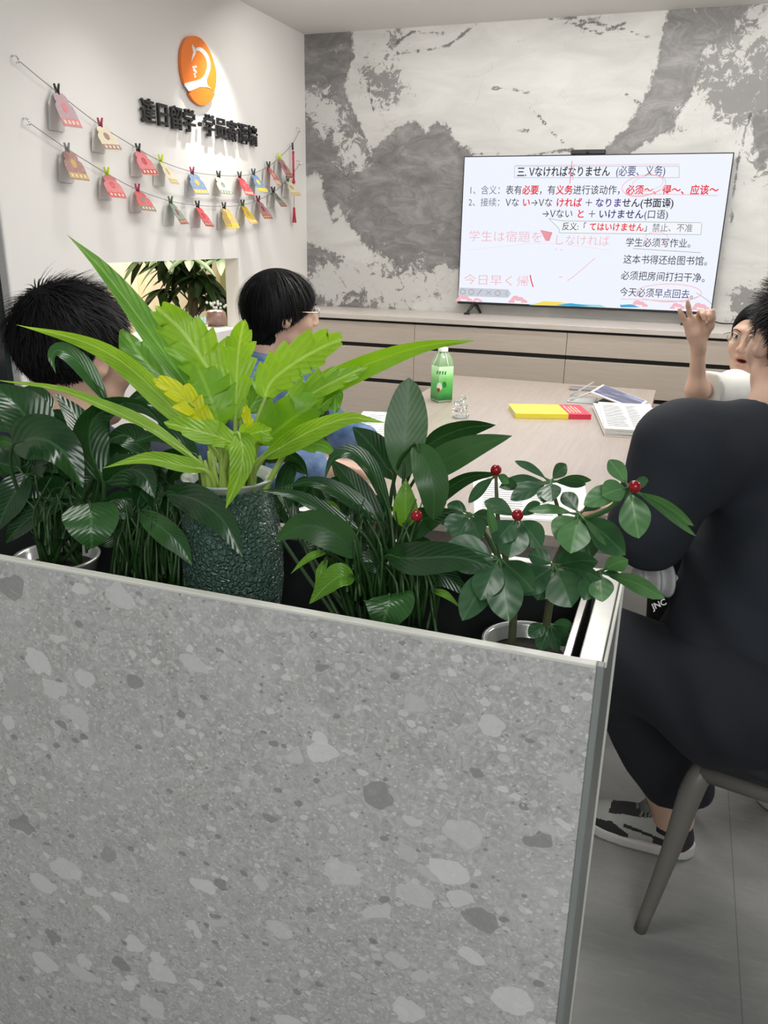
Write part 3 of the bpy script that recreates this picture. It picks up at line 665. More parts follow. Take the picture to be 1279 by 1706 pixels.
polyput(S_TEAL, [(880, 508), (905, 503), (950, 506), (1000, 508), (1010, 512), (890, 508.4)], 1)
polyput(S_YEL, [(888, 507), (905, 502), (930, 503), (960, 507), (925, 508.5), (890, 508)], 2)
polyput(S_BLU, [(925, 508.5), (950, 505), (985, 509.5), (960, 510.4)], 3); polyput(S_BLU, [(1032, 508), (1050, 507), (1066, 512), (1034, 512)], 2)
nm = {T_BLK: 'slide_marks', T_GRY: 'slide_marks', T_RED: 'red_pen_marks', T_PNK: 'pen_marks', T_PUR: 'slide_text', T_NAV: 'slide_text', T_BOX: 'text_frame', T_FILL: 'speech_bubble', S_TOOL: 'toolbar', S_CLOUD: 'cloud_border', S_YEL: 'wave_border', S_BLU: 'wave_border', S_TEAL: 'wave_border'}
bymat = {}
for (m, lay), ps in layers.items(): bymat.setdefault(m, []).extend(ps)
for m, ps in bymat.items(): ob(nm[m], join(*ps), m, scr, smooth=False)
ob('power_cable', tube([(0.14, 4.95, CZ + 0.03), (0.20, 4.965, CZ + 0.012), (0.34, 4.96, CZ + 0.016), (0.55, 4.955, CZ + 0.006)], 0.004, 8, k=24), M['black'], label='black cable lying on the worktop right of the television', cat='cable')

# ------------------------------------------------------------------ lettering and logo on the left wall
WX = XW + 0.012
sg = thing('wall_lettering', 'row of raised black characters on the white wall under the orange logo', 'sign', (XW, 3.8, 1.95))
y0, y1 = 3.292, 4.345; zc0, zc1 = 1.941, 1.942
txt = '達日留学·学员寄语墙'
adv = [1, 1, 1, 1, 0.66, 1, 1, 1, 1, 1]; un = (y1 - y0) / sum(adv); yy = y0
for ch, a in zip(txt, adv):
    v, f = text2d(ch, 0.020, 0.06)
    if ch == '·': v[:, 0] += (0.5 * a - v[:, 0].mean()); v[:, :2] = (v[:, :2] - v[:, :2].mean(0)) * 1.2 + v[:, :2].mean(0)
    h = 0.112
    P = np.c_[WX + 0.004 + v[:, 2] * 0.1, yy + v[:, 0] * un * (0.97 if ch != '·' else 1), 1.897 + (v[:, 1] + 0.10) * h * 0.93]
    ob('character', (P, f), M['black'], sg, smooth=False); yy += a * un
lg = thing('logo_plaque', 'raised orange egg-shaped emblem with a white curving bird neck, above the lettering', 'logo', (XW, 3.8, 2.17))
def logo(pts): return [(at_x(200 + x * 0.18765, 40 + y * 0.18765, WX)[1], at_x(200 + x * 0.18765, 40 + y * 0.18765, WX)[2]) for x, y in pts]
ML = Matrix(((0, 0, 1, XW + 0.004), (1, 0, 0, 0), (0, 1, 0, 0), (0, 0, 0, 1)))
egg = crom([(562, 530), (540, 430), (532, 330), (540, 220), (580, 130), (640, 105), (710, 130), (770, 210), (815, 310), (845, 430), (842, 540), (828, 602)], 60)
ob('upper_shape', prism(logo(list(egg) + [(780, 575), (700, 550), (640, 520)]), ML, 0.014), M['orange'], lg, smooth=False)
low = crom([(603, 618), (640, 580), (700, 560), (760, 562), (828, 610), (815, 660), (780, 700), (735, 722), (690, 715), (640, 675), (603, 618)], 50)
ob('lower_shape', prism(logo(list(low)[:-1]), ML, 0.014), M['orange'], lg, smooth=False)
ML2 = Matrix(((0, 0, 1, XW + 0.0175), (1, 0, 0, 0), (0, 1, 0, 0), (0, 0, 0, 1)))
outer = crom([(655, 212), (700, 208), (745, 240), (780, 300), (792, 380), (775, 450), (758, 500), (768, 545), (800, 575)], 40)
inner = crom([(560, 528), (620, 512), (690, 495), (735, 460), (760, 390), (755, 320), (725, 268), (690, 240), (660, 238)], 40)
ob('bird_neck', prism(logo(list(outer) + [(760, 562), (700, 558), (600, 600), (560, 545)] + list(inner)), ML2, 0.0015), M['white'], lg, smooth=False)
ob('bird_head', prism(logo([(632, 178), (645, 205), (662, 212), (660, 265), (645, 290), (622, 335), (630, 285), (640, 250), (628, 205)]), ML2, 0.0015), M['white'], lg, smooth=False)
fl = [prism(logo([(cx - r, cy), (cx - r * .3, cy - r * 1.3), (cx + r, cy - r * .6), (cx + r * .7, cy + r), (cx - r * .4, cy + r * 1.2)]), ML2, 0.0015) for cx, cy, r in ((640, 385, 11), (660, 380, 10), (648, 410, 12), (662, 425, 9), (650, 445, 9), (655, 468, 8))]
ob('bird_feathers', join(*fl), M['white'], lg, smooth=False)

# ------------------------------------------------------------------ two strings with clipped paper cards
SXO = XW + 0.026
def wp(x, y, X=SXO): return at_x(x, y, X)
UP = [(30, 100), (92, 151), (166, 208), (230, 248), (267, 268), (319, 286), (363, 292), (399, 293), (421, 289), (447, 277), (466, 262), (487, 240), (499, 217)]
LO = [(48, 204), (112, 248), (178, 289), (229, 316), (284, 335), (329, 342), (374, 344), (404, 341), (430, 333), (455, 320), (479, 300), (500, 272)]
for nm_, pts, lb in (('upper', UP, 'upper grey string of cards looped across the white wall'), ('lower', LO, 'lower grey string of cards looped across the white wall')):
    t = thing('card_string', lb, 'string', wp(*pts[0]), 'card strings on the wall')
    P = np.array([wp(*p) for p in pts])
    ob('cord', tube(P, 0.0016, 6, k=90), M['steel'], t)
    for e in (0, -1):
        q = P[e]; w = np.array([XW + 0.002, q[1], q[2]])
        ob('hook', tube([w + [0, 0, 0.014], w + [0.018, 0, 0.012], q + [0.004, 0, -0.006], q + [-0.010, 0.0, -0.008]], 0.003, 6, k=10), M['chrome'], t, label='clear adhesive hook')
def cardmat(name, c):
    g = G(name); o = g.obj(); n = g.noise(o, 95, 4, 0.7, 1.0).outputs[0]; n2 = g.noise(o, 260, 3).outputs[0]
    k = g.mix(g.math('MULTIPLY', g.step(n, 0.52, 0.58), 0.45), tuple(x * 0.85 for x in c), tuple(x * 0.35 + 0.28 for x in c)); k = g.mix(g.math('MULTIPLY', g.step(n2, 0.58, 0.64), 0.45), k, tuple(x * 0.4 for x in c))
    g.set(Base_Color=k, Roughness=0.5); return g.m
CM = {k: cardmat('card_' + k, c) for k, c in dict(mauve=(0.52, 0.36, 0.40), cream=(0.78, 0.72, 0.52), red=(0.62, 0.05, 0.06), pink=(0.76, 0.24, 0.25), coral=(0.70, 0.12, 0.12), blue=(0.16, 0.26, 0.42), yellow=(0.86, 0.60, 0.03), orange=(0.80, 0.42, 0.05), green=(0.20, 0.28, 0.21), wine=(0.28, 0.03, 0.07), greyred=(0.42, 0.22, 0.20), gold=(0.62, 0.42, 0.14)).items()}
M['card_back'] = noisy('card_backing_paper', (0.66, 0.65, 0.62), (0.72, 0.71, 0.68), 60, 0.7)
CLIPM = {k: pm('clip_' + k, c, 0.4) for k, c in dict(black=(0.02, 0.02, 0.02), red=(0.35, 0.02, 0.08), lime=(0.55, 0.70, 0.03), grey=(0.25, 0.24, 0.24), green=(0.06, 0.14, 0.05)).items()}
# x, y of the clip, lower corner of the front panel, colour, accent, clip, words
CARDS = [(95, 150, 118, 208, 'mauve', 'pink', 'black', 'glittery mauve folded card, first from the left on the upper string'),
 (167, 206, 187, 246, 'cream', 'greyred', 'red', 'cream folded card on a red peg, second on the upper string'),
 (230, 248, 248, 288, 'pink', 'red', 'black', 'pink and red folded card, third on the upper string'),
 (268, 266, 287, 304, 'cream', 'gold', 'lime', 'cream folded card on a lime peg below the first characters'),
 (320, 286, 345, 321, 'blue', 'orange', 'red', 'blue and orange card below the middle dot of the lettering'),
 (364, 292, 386, 322, 'cream', 'green', 'black', 'cream card with green line near the middle of the upper string'),
 (399, 293, 417, 323, 'red', 'coral', 'black', 'bright red card near the middle of the upper string'),
 (422, 288, 446, 318, 'blue', 'yellow', 'black', 'blue card with yellow band beside the bright red card'),
 (447, 276, 466, 305, 'coral', 'cream', 'black', 'coral card with pale heart near the right end of the upper string'),
 (466, 262, 482, 294, 'greyred', 'wine', 'lime', 'brown and wine card on a lime peg, last on the upper string'),
 (112, 248, 140, 297, 'greyred', 'gold', 'grey', 'orange-grey patterned card, first from the left on the lower string'),
 (178, 288, 212, 327, 'pink', 'coral', 'lime', 'plain pink folded card on a lime peg, second on the lower string'),
 (229, 315, 256, 349, 'coral', 'green', 'red', 'coral folded card on a red peg, third on the lower string'),
 (284, 335, 308, 372, 'green', 'wine', 'green', 'grey-green card with wine band on the lower string'),
 (329, 342, 351, 376, 'red', 'wine', 'black', 'red folded card beside the grey-green card on the lower string'),
 (373, 344, 393, 379, 'gold', 'yellow', 'black', 'orange-gold card at the lowest dip of the lower string'),
 (404, 340, 425, 371, 'yellow', 'gold', 'green', 'bright yellow card on a green peg on the lower string'),
 (430, 333, 446, 363, 'greyred', 'wine', 'red', 'brown card with wine band beside the bright yellow card'),
 (455, 318, 480, 342, 'green', 'wine', 'black', 'tilted grey-green card with wine band near the right end'),
 (479, 299, 497, 324, 'cream', 'gold', 'green', 'small cream card hanging by the red tassel')]
for x, y, x2, y2, c1, c2, cl, words in CARDS:
    p = wp(x, y); H = 0.098 * (y2 - y) / 44 + 0.012 if False else None
    dz = (wp(x, y)[2] - at_x(x, y2, SXO + 0.05)[2]) * 0.92; dz = min(max(dz, 0.07), 0.125)
    w = 0.043; n_ = np.array([1.0, 0, 0]); yv = np.array([0, 1.0, 0])
    t = thing('paper_card', words, 'card', p + np.array([0, 0, -0.012]), 'folded paper cards on the strings')
    # front panel leans out from the wall
    top = p + np.array([0.004, 0, -0.010]); lean = 0.062
    tw = random.uniform(-0.15, 0.35)
    Mx = frame(top, (math.sin(tw), math.cos(tw), random.uniform(-0.05, 0.05)), (lean, 0, -dz)); 
    poly = [(-0.40, 0), (-0.62, 0.06), (-0.72, 0.16), (-0.66, 0.28), (-0.92, 0.36), (-1, 0.5), (-1, 1), (1, 1), (1, 0.5), (0.92, 0.36), (0.68, 0.28), (0.74, 0.16), (0.62, 0.06), (0.40, 0)]
    Lg = math.hypot(lean, dz)
    pf = [(a * w, b * Lg) for a, b in poly]
    ob('front_panel', prism(pf, Mx, 0.0008), CM[c1], t, smooth=False)
    band = [prism([(-0.98 * w, 0.76 * Lg), (0.98 * w, 0.76 * Lg), (0.98 * w, 0.97 * Lg), (-0.98 * w, 0.97 * Lg)], Mx @ np.array(Matrix.Translation((0, 0, -0.0006))), 0.0004),
            prism([(0.30 * w * math.cos(a), 0.42 * Lg + 0.16 * Lg * math.sin(a)) for a in np.linspace(0, 6.28, 15)[:-1]], Mx @ np.array(Matrix.Translation((0, 0, -0.0006))), 0.0004)]
    ob('print', join(*band), CM[c2], t, smooth=False, label='printed band and figure in a second colour')
    for k in range(4):
        pass
    dots = [prism([(-0.78 * w + k * 0.44 * w, 0.81 * Lg), (-0.56 * w + k * 0.44 * w, 0.81 * Lg), (-0.56 * w + k * 0.44 * w, 0.92 * Lg), (-0.78 * w + k * 0.44 * w, 0.92 * Lg)], Mx @ np.array(Matrix.Translation((0, 0, -0.0011))), 0.0004) for k in range(4)]
    ob('ornament_row', join(*dots), CM['gold' if c2 in ('cream', 'yellow', 'wine') else 'cream'], t, smooth=False)
    Mb = frame(p + np.array([-0.004, 0, -0.010]), (0, 1, 0), (-0.014, 0, -dz)); 
    ob('back_panel', prism([(-0.6 * w, 0), (-w, 0.3 * dz), (-w, dz * 1.1), (w, dz * 1.1), (w, 0.3 * dz), (0.6 * w, 0)], Mb, 0.0008), M['card_back'], t, smooth=False)
    k = thing('clothes_peg', '' + {'lime': 'lime green', 'grey': 'grey'}.get(cl, cl) + ' peg above the ' + ' '.join(words.replace(',', '').split()[:10]), 'peg', p, 'pegs on the card strings')
    for s in (-1, 1):
        ob('jaw', tube([p + np.array([0.007 * s * 0.5, 0.002 * s, -0.020]), p + np.array([0.004 * s, 0.001 * s, 0.0]), p + np.array([0.008 * s, 0.004 * s, 0.022])], [0.0042, 0.005, 0.004], 6), CLIPM[cl], k)
    ob('spring', tube([p + np.array([-0.006, -0.005, 0.002]), p + np.array([0.006, 0.005, 0.002])], 0.0025, 6), M['steel'], k)
ta = wp(487, 241)
t = thing('tassel', 'long red knotted tassel hanging at the right end of the upper string', 'tassel', ta)
def tz(y, X=SXO): return wp(487.5, y)[2]
tl = lambda y: ta + np.array([0.004, 0.0, tz(y) - ta[2]])
M['tassel'] = noisy('red_silk_thread', (0.42, 0.01, 0.04), (0.62, 0.03, 0.08), 400, 0.5)
ob('peg', tube([ta + np.array([0, 0, 0.010]), ta + np.array([0.002, 0, -0.028])], 0.006, 8), CLIPM['black'], t, label='black peg')
ob('knot', join(tube([tl(252), tl(300)], 0.0065, 8), sphere(tl(303), (0.01, 0.012, 0.012)), sphere(tl(254), (0.008, 0.009, 0.009))), M['tassel'], t)
ob('cord', tube([tl(300), tl(345)], 0.0014, 6), M['tassel'], t)
fr = [tube([tl(347) + np.array([0.004 * math.cos(a), 0.004 * math.sin(a), 0]), tl(371) + np.array([0.011 * math.cos(a), 0.011 * math.sin(a), 0])], 0.002, 5) for a in np.linspace(0, 6.28, 15)[:-1]]
ob('fringe', join(sphere(tl(347), 0.007), *fr), M['tassel'], t)

# ------------------------------------------------------------------ behind the opening: shelf, money tree, ornaments
SHZ = 0.945
ob('shelf', rbox((-2.70, oy0 - 0.1, SHZ - 0.03), (XW - TW - 0.001, oy1 + 0.02, SHZ), 0.002), M['white'], label='white ledge seen through the wall opening', cat='shelf', smooth=False)
M['tree_leaf'] = noisy('money_tree_leaf', (0.012, 0.038, 0.009), (0.026, 0.068, 0.016), 30, 0.45)
M['bark'] = noisy('money_tree_bark', (0.05, 0.045, 0.025), (0.10, 0.085, 0.05), 60, 0.8, 0.5)
TX_, TY_ = -3.45, at_x(322, 500, -3.45)[1]
tr = thing('money_tree', 'leafy potted tree in the room seen through the wall opening', 'plant', (TX_, TY_, 0))
ob('pot', lathe([(0.0, 0), (0.12, 0), (0.17, 0.32), (0.175, 0.34), (0.155, 0.34), (0.15, 0.30), (0, 0.30)], (TX_, TY_, 0), 32), pm('white_ceramic', (0.7, 0.7, 0.68), 0.3), tr)
ob('trunk', join(*[tube([(TX_ + 0.02 * math.cos(a + z * 6), TY_ + 0.02 * math.sin(a + z * 6), 0.30 + z) for z in np.linspace(0, 0.95, 14)], 0.022, 8) for a in (0, 2.1, 4.2)]), M['bark'], tr)
def simple_leaf(b, d, L, w, up, nu=9):
    d = np.asarray(d, float); d /= np.linalg.norm(d); s = np.cross(d, up); s /= np.linalg.norm(s) + 1e-9; n = np.cross(s, d); V = []
    for i in range(nu):
        t = i / (nu - 1); wd = w * (math.sin(math.pi * min(1, t ** 0.85 * 0.98 + 0.01)) ** 0.8)
        c = b + d * L * t - np.array([0, 0, 1]) * L * 0.28 * t * t
        for q in (-1, -0.5, 0, 0.5, 1): V.append(c + s * wd * q + n * abs(q) * wd * 0.25)
    Fc = [(i * 5 + j, i * 5 + j + 1, i * 5 + j + 6, i * 5 + j + 5) for i in range(nu - 1) for j in range(4)]
    return np.array(V), Fc
r_ = random.Random(3)
for k in range(30):
    a = r_.uniform(0, 6.28); z = [0.98, 1.05, 1.15, 1.22, 1.28, 1.36, 1.42, 1.48][k % 8]; rr = r_.uniform(0.05, 0.26) if k % 4 else 0.33
    nd = np.array([TX_ + rr * math.cos(a), TY_ + rr * math.sin(a), z])
    br = ob('branch', tube([(TX_, TY_, z - 0.12), (TX_ + rr * 0.5 * math.cos(a), TY_ + rr * 0.5 * math.sin(a), z - 0.01), nd], [0.008, 0.005], 6, k=8), M['bark'], tr)
    lv = []
    for j in range(7):
        b = a + (j - 3) * 0.75; lv.append(simple_leaf(nd, (math.cos(b), math.sin(b), r_.uniform(-0.9, 0.05)), r_.uniform(0.16, 0.26), 0.034, (0, 0, 1)))
    ob('leaf_cluster', join(*lv), M['tree_leaf'], tr)
gl = G('clear_glass'); gl.set(Base_Color=(0.93, 0.97, 0.96), Roughness=0.04, Transmission_Weight=1.0, IOR=1.22); M['glass'] = gl.m
M['crystal_blue'] = pm('pale_blue_crystal', (0.42, 0.66, 0.72), 0.2)
def gem(c, r, h, n=6):
    return lathe([(0.0, 0), (r, 0.0), (r * 0.9, h * 0.7), (0.0, h)], c, n)
sx_ = -2.50
def sh(x, y): p = at_x(x, y, sx_); return np.array([sx_, p[1], SHZ + 0.001])
c0 = sh(331, 540)
bc = thing('crystal_cluster', 'pale blue crystal cluster on the white ledge', 'ornament', c0)
ob('spikes', join(*[xf(gem((0, 0, 0), 0.012, r_.uniform(0.06, 0.085)), frame(c0 + np.array([r_.uniform(-.01, .01), (j - 3) * 0.010, 0]), (1, 0, 0), (0, 1, r_.uniform(-.5, .5) + (j - 3) * -0.12))) for j in range(7)]), M['crystal_blue'], bc, smooth=False)
c0 = sh(312, 540)
gd = thing('glass_dome', 'small clear glass dome on the white ledge', 'ornament', c0)
ob('dome', lathe([(0.024, 0.006), (0.024, 0.06), (0.018, 0.085), (0.0, 0.095)], c0, 24), M['glass'], gd); ob('base', lathe([(0, 0), (0.028, 0), (0.028, 0.006), (0, 0.006)], c0, 24), M['white'], gd)
c0 = sh(360, 538)
bp = thing('brown_pot', 'squat brown glass pot of flowers on the white ledge', 'pot', c0)
ob('bowl', lathe([(0, 0.0), (0.045, 0.0), (0.062, 0.03), (0.055, 0.075), (0.045, 0.085), (0.04, 0.08), (0, 0.07)], c0, 28), noisy('brown_glazed', (0.20, 0.11, 0.09), (0.34, 0.22, 0.20), 40, 0.25), bp)
ob('flowers', join(*[sphere(c0 + np.array([r_.uniform(-.04, .04), r_.uniform(-.05, .07), 0.09 + r_.uniform(0, .05)]), 0.008, 8, 6) for _ in range(16)]), pm('pale_flowers', (0.62, 0.66, 0.70), 0.5), bp)
# ------------------------------------------------------------------ table and the things on it
TXL, TXR, TYN, TYF, TZ = -1.122, -0.086, 1.93, 4.214, 0.75
tb = thing('meeting_table', 'long pale wood meeting table between the students and the sideboard', 'table', (-0.6, 3.1, 0))
ob('table_top', rbox((TXL, TYN, TZ - 0.03), (TXR, TYF, TZ), 0.002, 2), M['table'], tb, smooth=False)
for yy in (TYN + 0.35, TYF - 0.30):
    ob('leg', rbox((TXL + 0.22, yy - 0.03, 0), (TXR - 0.22, yy + 0.03, TZ - 0.03), 0.004, 2), M['table'], tb, smooth=False)
bt = at_z(731, 671, TZ); bd = 0.034
def sq(r, z, k=0.35, n=32, a0=0.0):
    a = np.linspace(0, 2 * np.pi, n, endpoint=False); p = 2 / (0.3 + 1.7 * k)
    return np.stack([r * np.sign(np.cos(a)) * np.abs(np.cos(a)) ** p, r * np.sign(np.sin(a)) * np.abs(np.sin(a)) ** p, np.full(n, z)], 1)
def loft(rings):
    n = len(rings[0]); V = np.concatenate(rings); Fc = [(i * n + j, i * n + (j + 1) % n, (i + 1) * n + (j + 1) % n, (i + 1) * n + j) for i in range(len(rings) - 1) for j in range(n)]
    Fc.append(tuple(range(n))[::-1]); Fc.append(tuple((len(rings) - 1) * n + j for j in range(n))); return V, Fc
bo = thing('drink_bottle', 'large green square bottle of tea standing on the table', 'bottle', bt)
bh = 0.232; br = 0.050
cen = bt + np.array([0.0, 0.035, 0])
gg = G('green_tea_plastic'); gg.set(Base_Color=(0.55, 0.80, 0.50), Roughness=0.12, Transmission_Weight=0.55, IOR=1.4); M['tea'] = gg.m
gl2 = G('green_bottle_label'); o_ = gl2.obj(); sep = gl2.n('ShaderNodeSeparateXYZ', None, Vector=o_)
hz = gl2.math('DIVIDE', sep.outputs[2], 0.19)
nn = gl2.noise(gl2.map(o_, sc=(1, 1, 0.6)), 26, 3, 0.6, 0.6).outputs[0]
cl_ = gl2.ramp(gl2.math('ADD', hz, gl2.math('MULTIPLY', gl2.math('SUBTRACT', nn, 0.5), 0.25)), [(0.05, (0.02, 0.30, 0.05)), (0.4, (0.10, 0.52, 0.10)), (0.62, (0.30, 0.68, 0.24)), (0.95, (0.66, 0.84, 0.58))])
gl2.set(Base_Color=cl_, Roughness=0.25); M['tea_label'] = gl2.m
ob('body', loft([cen + sq(r, z) for r, z in ((br * .9, 0.0), (br, 0.006), (br, 0.165), (br * .97, 0.178), (br * 0.62, 0.212), (br * 0.42, 0.220), (br * 0.42, 0.226))]), M['tea'], bo, origin=None)
ob('label_wrap', loft([cen + sq(br * 1.012, z) for z in (0.012, 0.05, 0.10, 0.160)]), M['tea_label'], bo)
ob('cap', lathe([(0.022, 0.222), (0.022, 0.238), (0.019, 0.240), (0, 0.240)], cen, 24), M['white'], bo)
bx = cen + np.array([0, -br * 1.02, 0])
def lab(pts, m, nme, dz=0.0): ob(nme, prism([(x, z) for x, z in pts], frame(bx + np.array([0, -dz, 0]), (1, 0, 0), (0, 0, 1)), 0.0006), m, bo, smooth=False)
lab([(0.004 + 0.012 * math.cos(a), 0.075 + 0.018 * math.sin(a)) for a in np.linspace(0, 6.28, 16)[:-1]], pm('label_white_blob', (0.75, 0.82, 0.66), 0.4), 'label_picture')
lab([(0.000 + 0.008 * math.cos(a), 0.060 + 0.009 * math.sin(a)) for a in np.linspace(0, 6.28, 14)[:-1]], pm('label_berry', (0.35, 0.03, 0.05), 0.4), 'label_picture', 0.0008)
lab([(0.026 + 0.010 * math.cos(a), 0.085 + 0.014 * math.sin(a)) for a in np.linspace(0, 6.28, 14)[:-1]], pm('label_leaf', (0.02, 0.25, 0.04), 0.4), 'label_picture', 0.0006)
for k in range(4): lab([(-0.012 + k * 0.012, 0.128), (-0.004 + k * 0.012, 0.130), (-0.003 + k * 0.012, 0.144), (-0.011 + k * 0.012, 0.142)], pm('label_mark', (0.06, 0.35, 0.10), 0.4), 'label_mark')
ob('carry_band', tube([cen + np.array(p) for p in ((-0.034, -0.03, 0.165), (-0.012, -0.012, 0.222), (0.0, -0.02, 0.236), (0.012, -0.012, 0.222), (0.034, -0.03, 0.165))], 0.0022, 6, k=20), M['white'], bo)
# yellow and red book
b00, b10, b11, b01 = [at_z(x, y, TZ) for x, y in ((858, 697), (984, 699), (963, 675), (855, 674))]
ex = (b10 - b00); Lx = np.linalg.norm(ex); ex /= Lx; ey = np.array([-ex[1], ex[0], 0]); Ly = 0.200
bk = thing('book', 'yellow book with a red end lying on the table in front of the tablet', 'book', b00 + ex * Lx / 2 + ey * Ly / 2)
Mb = frame(b00 + np.array([0, 0, 0.0005]), ex, ey)
ob('pages', xf(rbox((0.003, 0.002, 0.002), (Lx - 0.003, Ly - 0.003, 0.018), 0.001), Mb), M['paper'], bk, smooth=False)
M['bk_y'] = noisy('yellow_book_cover', (0.80, 0.66, 0.03), (0.86, 0.74, 0.07), 30, 0.3); M['bk_r'] = noisy('red_book_cover', (0.62, 0.02, 0.06), (0.72, 0.05, 0.10), 30, 0.3)
sp_ = Lx * 0.70
ob('cover', join(xf(rbox((0, 0, 0.018), (sp_, Ly, 0.0205), 0.0008), Mb), xf(rbox((0, 0, 0), (sp_, Ly, 0.002), 0.0006), Mb), xf(rbox((0, -0.0015, 0), (sp_, 0.001, 0.0205), 0.0006), Mb)), M['bk_y'], bk, smooth=False, label='yellow cover')
ob('cover_band', join(xf(rbox((sp_, 0, 0.018), (Lx, Ly, 0.0207), 0.0008), Mb), xf(rbox((sp_, -0.0015, 0), (Lx, 0.001, 0.0205), 0.0006), Mb)), M['bk_r'], bk, smooth=False, label='red end of the cover')
ob('cover_print', join(*[xf(box((sp_ + 0.012 + 0.014 * i, 0.03, 0.0206), (sp_ + 0.018 + 0.014 * i, Ly - 0.03 - 0.02 * (i % 2), 0.0211)), Mb) for i in range(4)], *[xf(box((0.02 + 0.03 * i, 0.06, 0.0204), (0.035 + 0.03 * i, 0.066, 0.0209)), Mb) for i in range(4)]), pm('cover_ink', (0.80, 0.55, 0.35), 0.4), bk, smooth=False)
# papers and magazines
def sheets(name, label, cat, corners, n, group=None, lines=True, thick=0.0006, seed=1, pic=False):
    C = [at_z(*c, TZ) for c in corners]; o0 = C[0]; x_ = C[1] - C[0]; Lx = np.linalg.norm(x_); x_ /= Lx; y_ = np.array([-x_[1], x_[0], 0]); Ly = abs((C[2] - C[1]) @ y_)
    t = thing(name, label, cat, o0 + x_ * Lx / 2 + y_ * Ly / 2, group); r = random.Random(seed)
    for i in range(n):
        a = r.uniform(-0.07, 0.07) if i < n - 1 else 0
        Mx = frame(o0 + np.array([0, 0, 0.0004 + i * thick * 1.15]), (x_ * math.cos(a) + y_ * math.sin(a)), y_)
        nx_, ny_ = 14, 10; V = [(Lx * u / nx_, Ly * v / ny_, 0.004 * max(0, u / nx_ - 0.75) ** 2 * 16 * (i == n - 1) * r.uniform(0.8, 1)) for u in range(nx_ + 1) for v in range(ny_ + 1)]
        V = np.array(V); nn_ = len(V); T = V.copy(); T[:, 2] += thick
        Fq = [(u * 11 + v, (u + 1) * 11 + v, (u + 1) * 11 + v + 1, u * 11 + v + 1) for u in range(nx_) for v in range(ny_)]
        Fb = [(q[3] + 0, q[2], q[1], q[0]) for q in Fq]; Ft = [tuple(k + nn_ for k in q) for q in Fq]
        rim = [u * 11 for u in range(15)] + [154 + v for v in range(1, 11)] + [u * 11 + 10 for u in range(13, -1, -1)] + [v for v in range(9, 0, -1)]
        Fr = [(rim[k], rim[(k + 1) % len(rim)], rim[(k + 1) % len(rim)] + nn_, rim[k] + nn_) for k in range(len(rim))]
        ob('sheet', xf((np.concatenate([V, T]), Fb + Ft + Fr), Mx), M['paper'], t, smooth=False)
    if lines:
        L = []
        for k in range(14):
            y = Ly * (0.10 + 0.058 * k)
            for (u0, u1) in ((0.06, 0.44), (0.5, 0.72)):
                e = u1 - r.uniform(0, 0.08); L.append(xf(box((Lx * u0, y, 0), (Lx * e, y + Ly * 0.014, 0.0003)), frame(o0 + np.array([0, 0, 0.0006 + n * thick * 1.15]), x_, y_)))
        ob('printed_lines', join(*L), pm('grey_print', (0.33, 0.33, 0.34), 0.6), t, smooth=False)
    return t
sheets('textbook', 'thick open textbook with printed pages beside the tablet at the table edge', 'book', ((1006, 727), (1105, 733), (1118, 688)), 5, None, True, 0.0055, 3)
sheets('paper_sheet', 'loose papers on the table left of the green bottle, behind the lime leaf', 'paper', ((570, 736), (655, 741), (650, 688)), 3, None, True, 0.0006, 4)
sheets('paper_sheet', 'white papers at the near end of the table behind the berry plant', 'paper', ((790, 860), (985, 872), (975, 808)), 3, None, True, 0.0006, 8)
sheets('paper_sheet', 'white paper on the table behind the thin arching lily leaves', 'paper', ((470, 850), (560, 856), (575, 812)), 2, None, True, 0.0006, 9)
gfr = G('frosted_pale_glass'); gfr.set(Base_Color=(0.84, 0.88, 0.86), Roughness=0.18, Transmission_Weight=0.55, IOR=1.4); M['frost'] = gfr.m
# tablet on its stand
p0, p1 = at_z(1000, 690, TZ), at_z(1060, 700, TZ)
tabc = at_z(1022, 682, TZ)
tbt = thing('tablet', 'white-edged tablet leaning on a clear stand on the table', 'tablet', tabc)
BR_, TR_, BL_, TL_ = at_y(1061, 682, 3.66), at_y(1058, 661, 3.84), at_y(983, 652, 3.70), at_y(986, 634, 3.88)
A2, B2 = BL_, BR_; xx = BR_ - BL_; yy_ = TL_ - BL_
Lx, Ly = np.linalg.norm(xx), np.linalg.norm(yy_); Mt = frame(A2, xx, yy_)
ob('shell', xf(rbox((0, 0, -0.008), (Lx, Ly, 0.0), 0.003), Mt), M['white'], tbt, smooth=False)
gsc = G('tablet_wallpaper'); tc = gsc.obj(); nz_ = gsc.noise(gsc.map(tc, rot=(0, 0, 0.5), sc=(4, 14, 6)), 1.1, 3, 0.5, 0.6).outputs[0]
gsc.set(Base_Color=(0.02, 0.02, 0.03), Roughness=0.15, Emission_Color=gsc.ramp(nz_, [(0.3, (0.03, 0.035, 0.06)), (0.5, (0.10, 0.11, 0.20)), (0.62, (0.42, 0.42, 0.62)), (0.72, (0.10, 0.22, 0.35))]), Emission_Strength=0.8)
ob('screen', xf(box((0.012, 0.010, 0.0), (Lx - 0.012, Ly - 0.010, 0.0012)), Mt), gsc.m, tbt, smooth=False, label='dark glossy screen')
ob('stand', join(tube([BL_ + (0.01, 0.02, -0.004), (BL_[0] - 0.09, BL_[1] + 0.03, TZ + 0.004)], 0.004, 6), tube([TL_ + (0.01, -0.02, -0.004), (TL_[0] - 0.09, TL_[1] - 0.03, TZ + 0.004)], 0.004, 6), rbox((BL_[0] - 0.10, BL_[1] + 0.01, TZ + 0.001), (BL_[0] + 0.02, TL_[1] - 0.01, TZ + 0.005), 0.002)), M['frost'], tbt, label='clear stand')
fm_ = BL_ * 0.72 + BR_ * 0.28
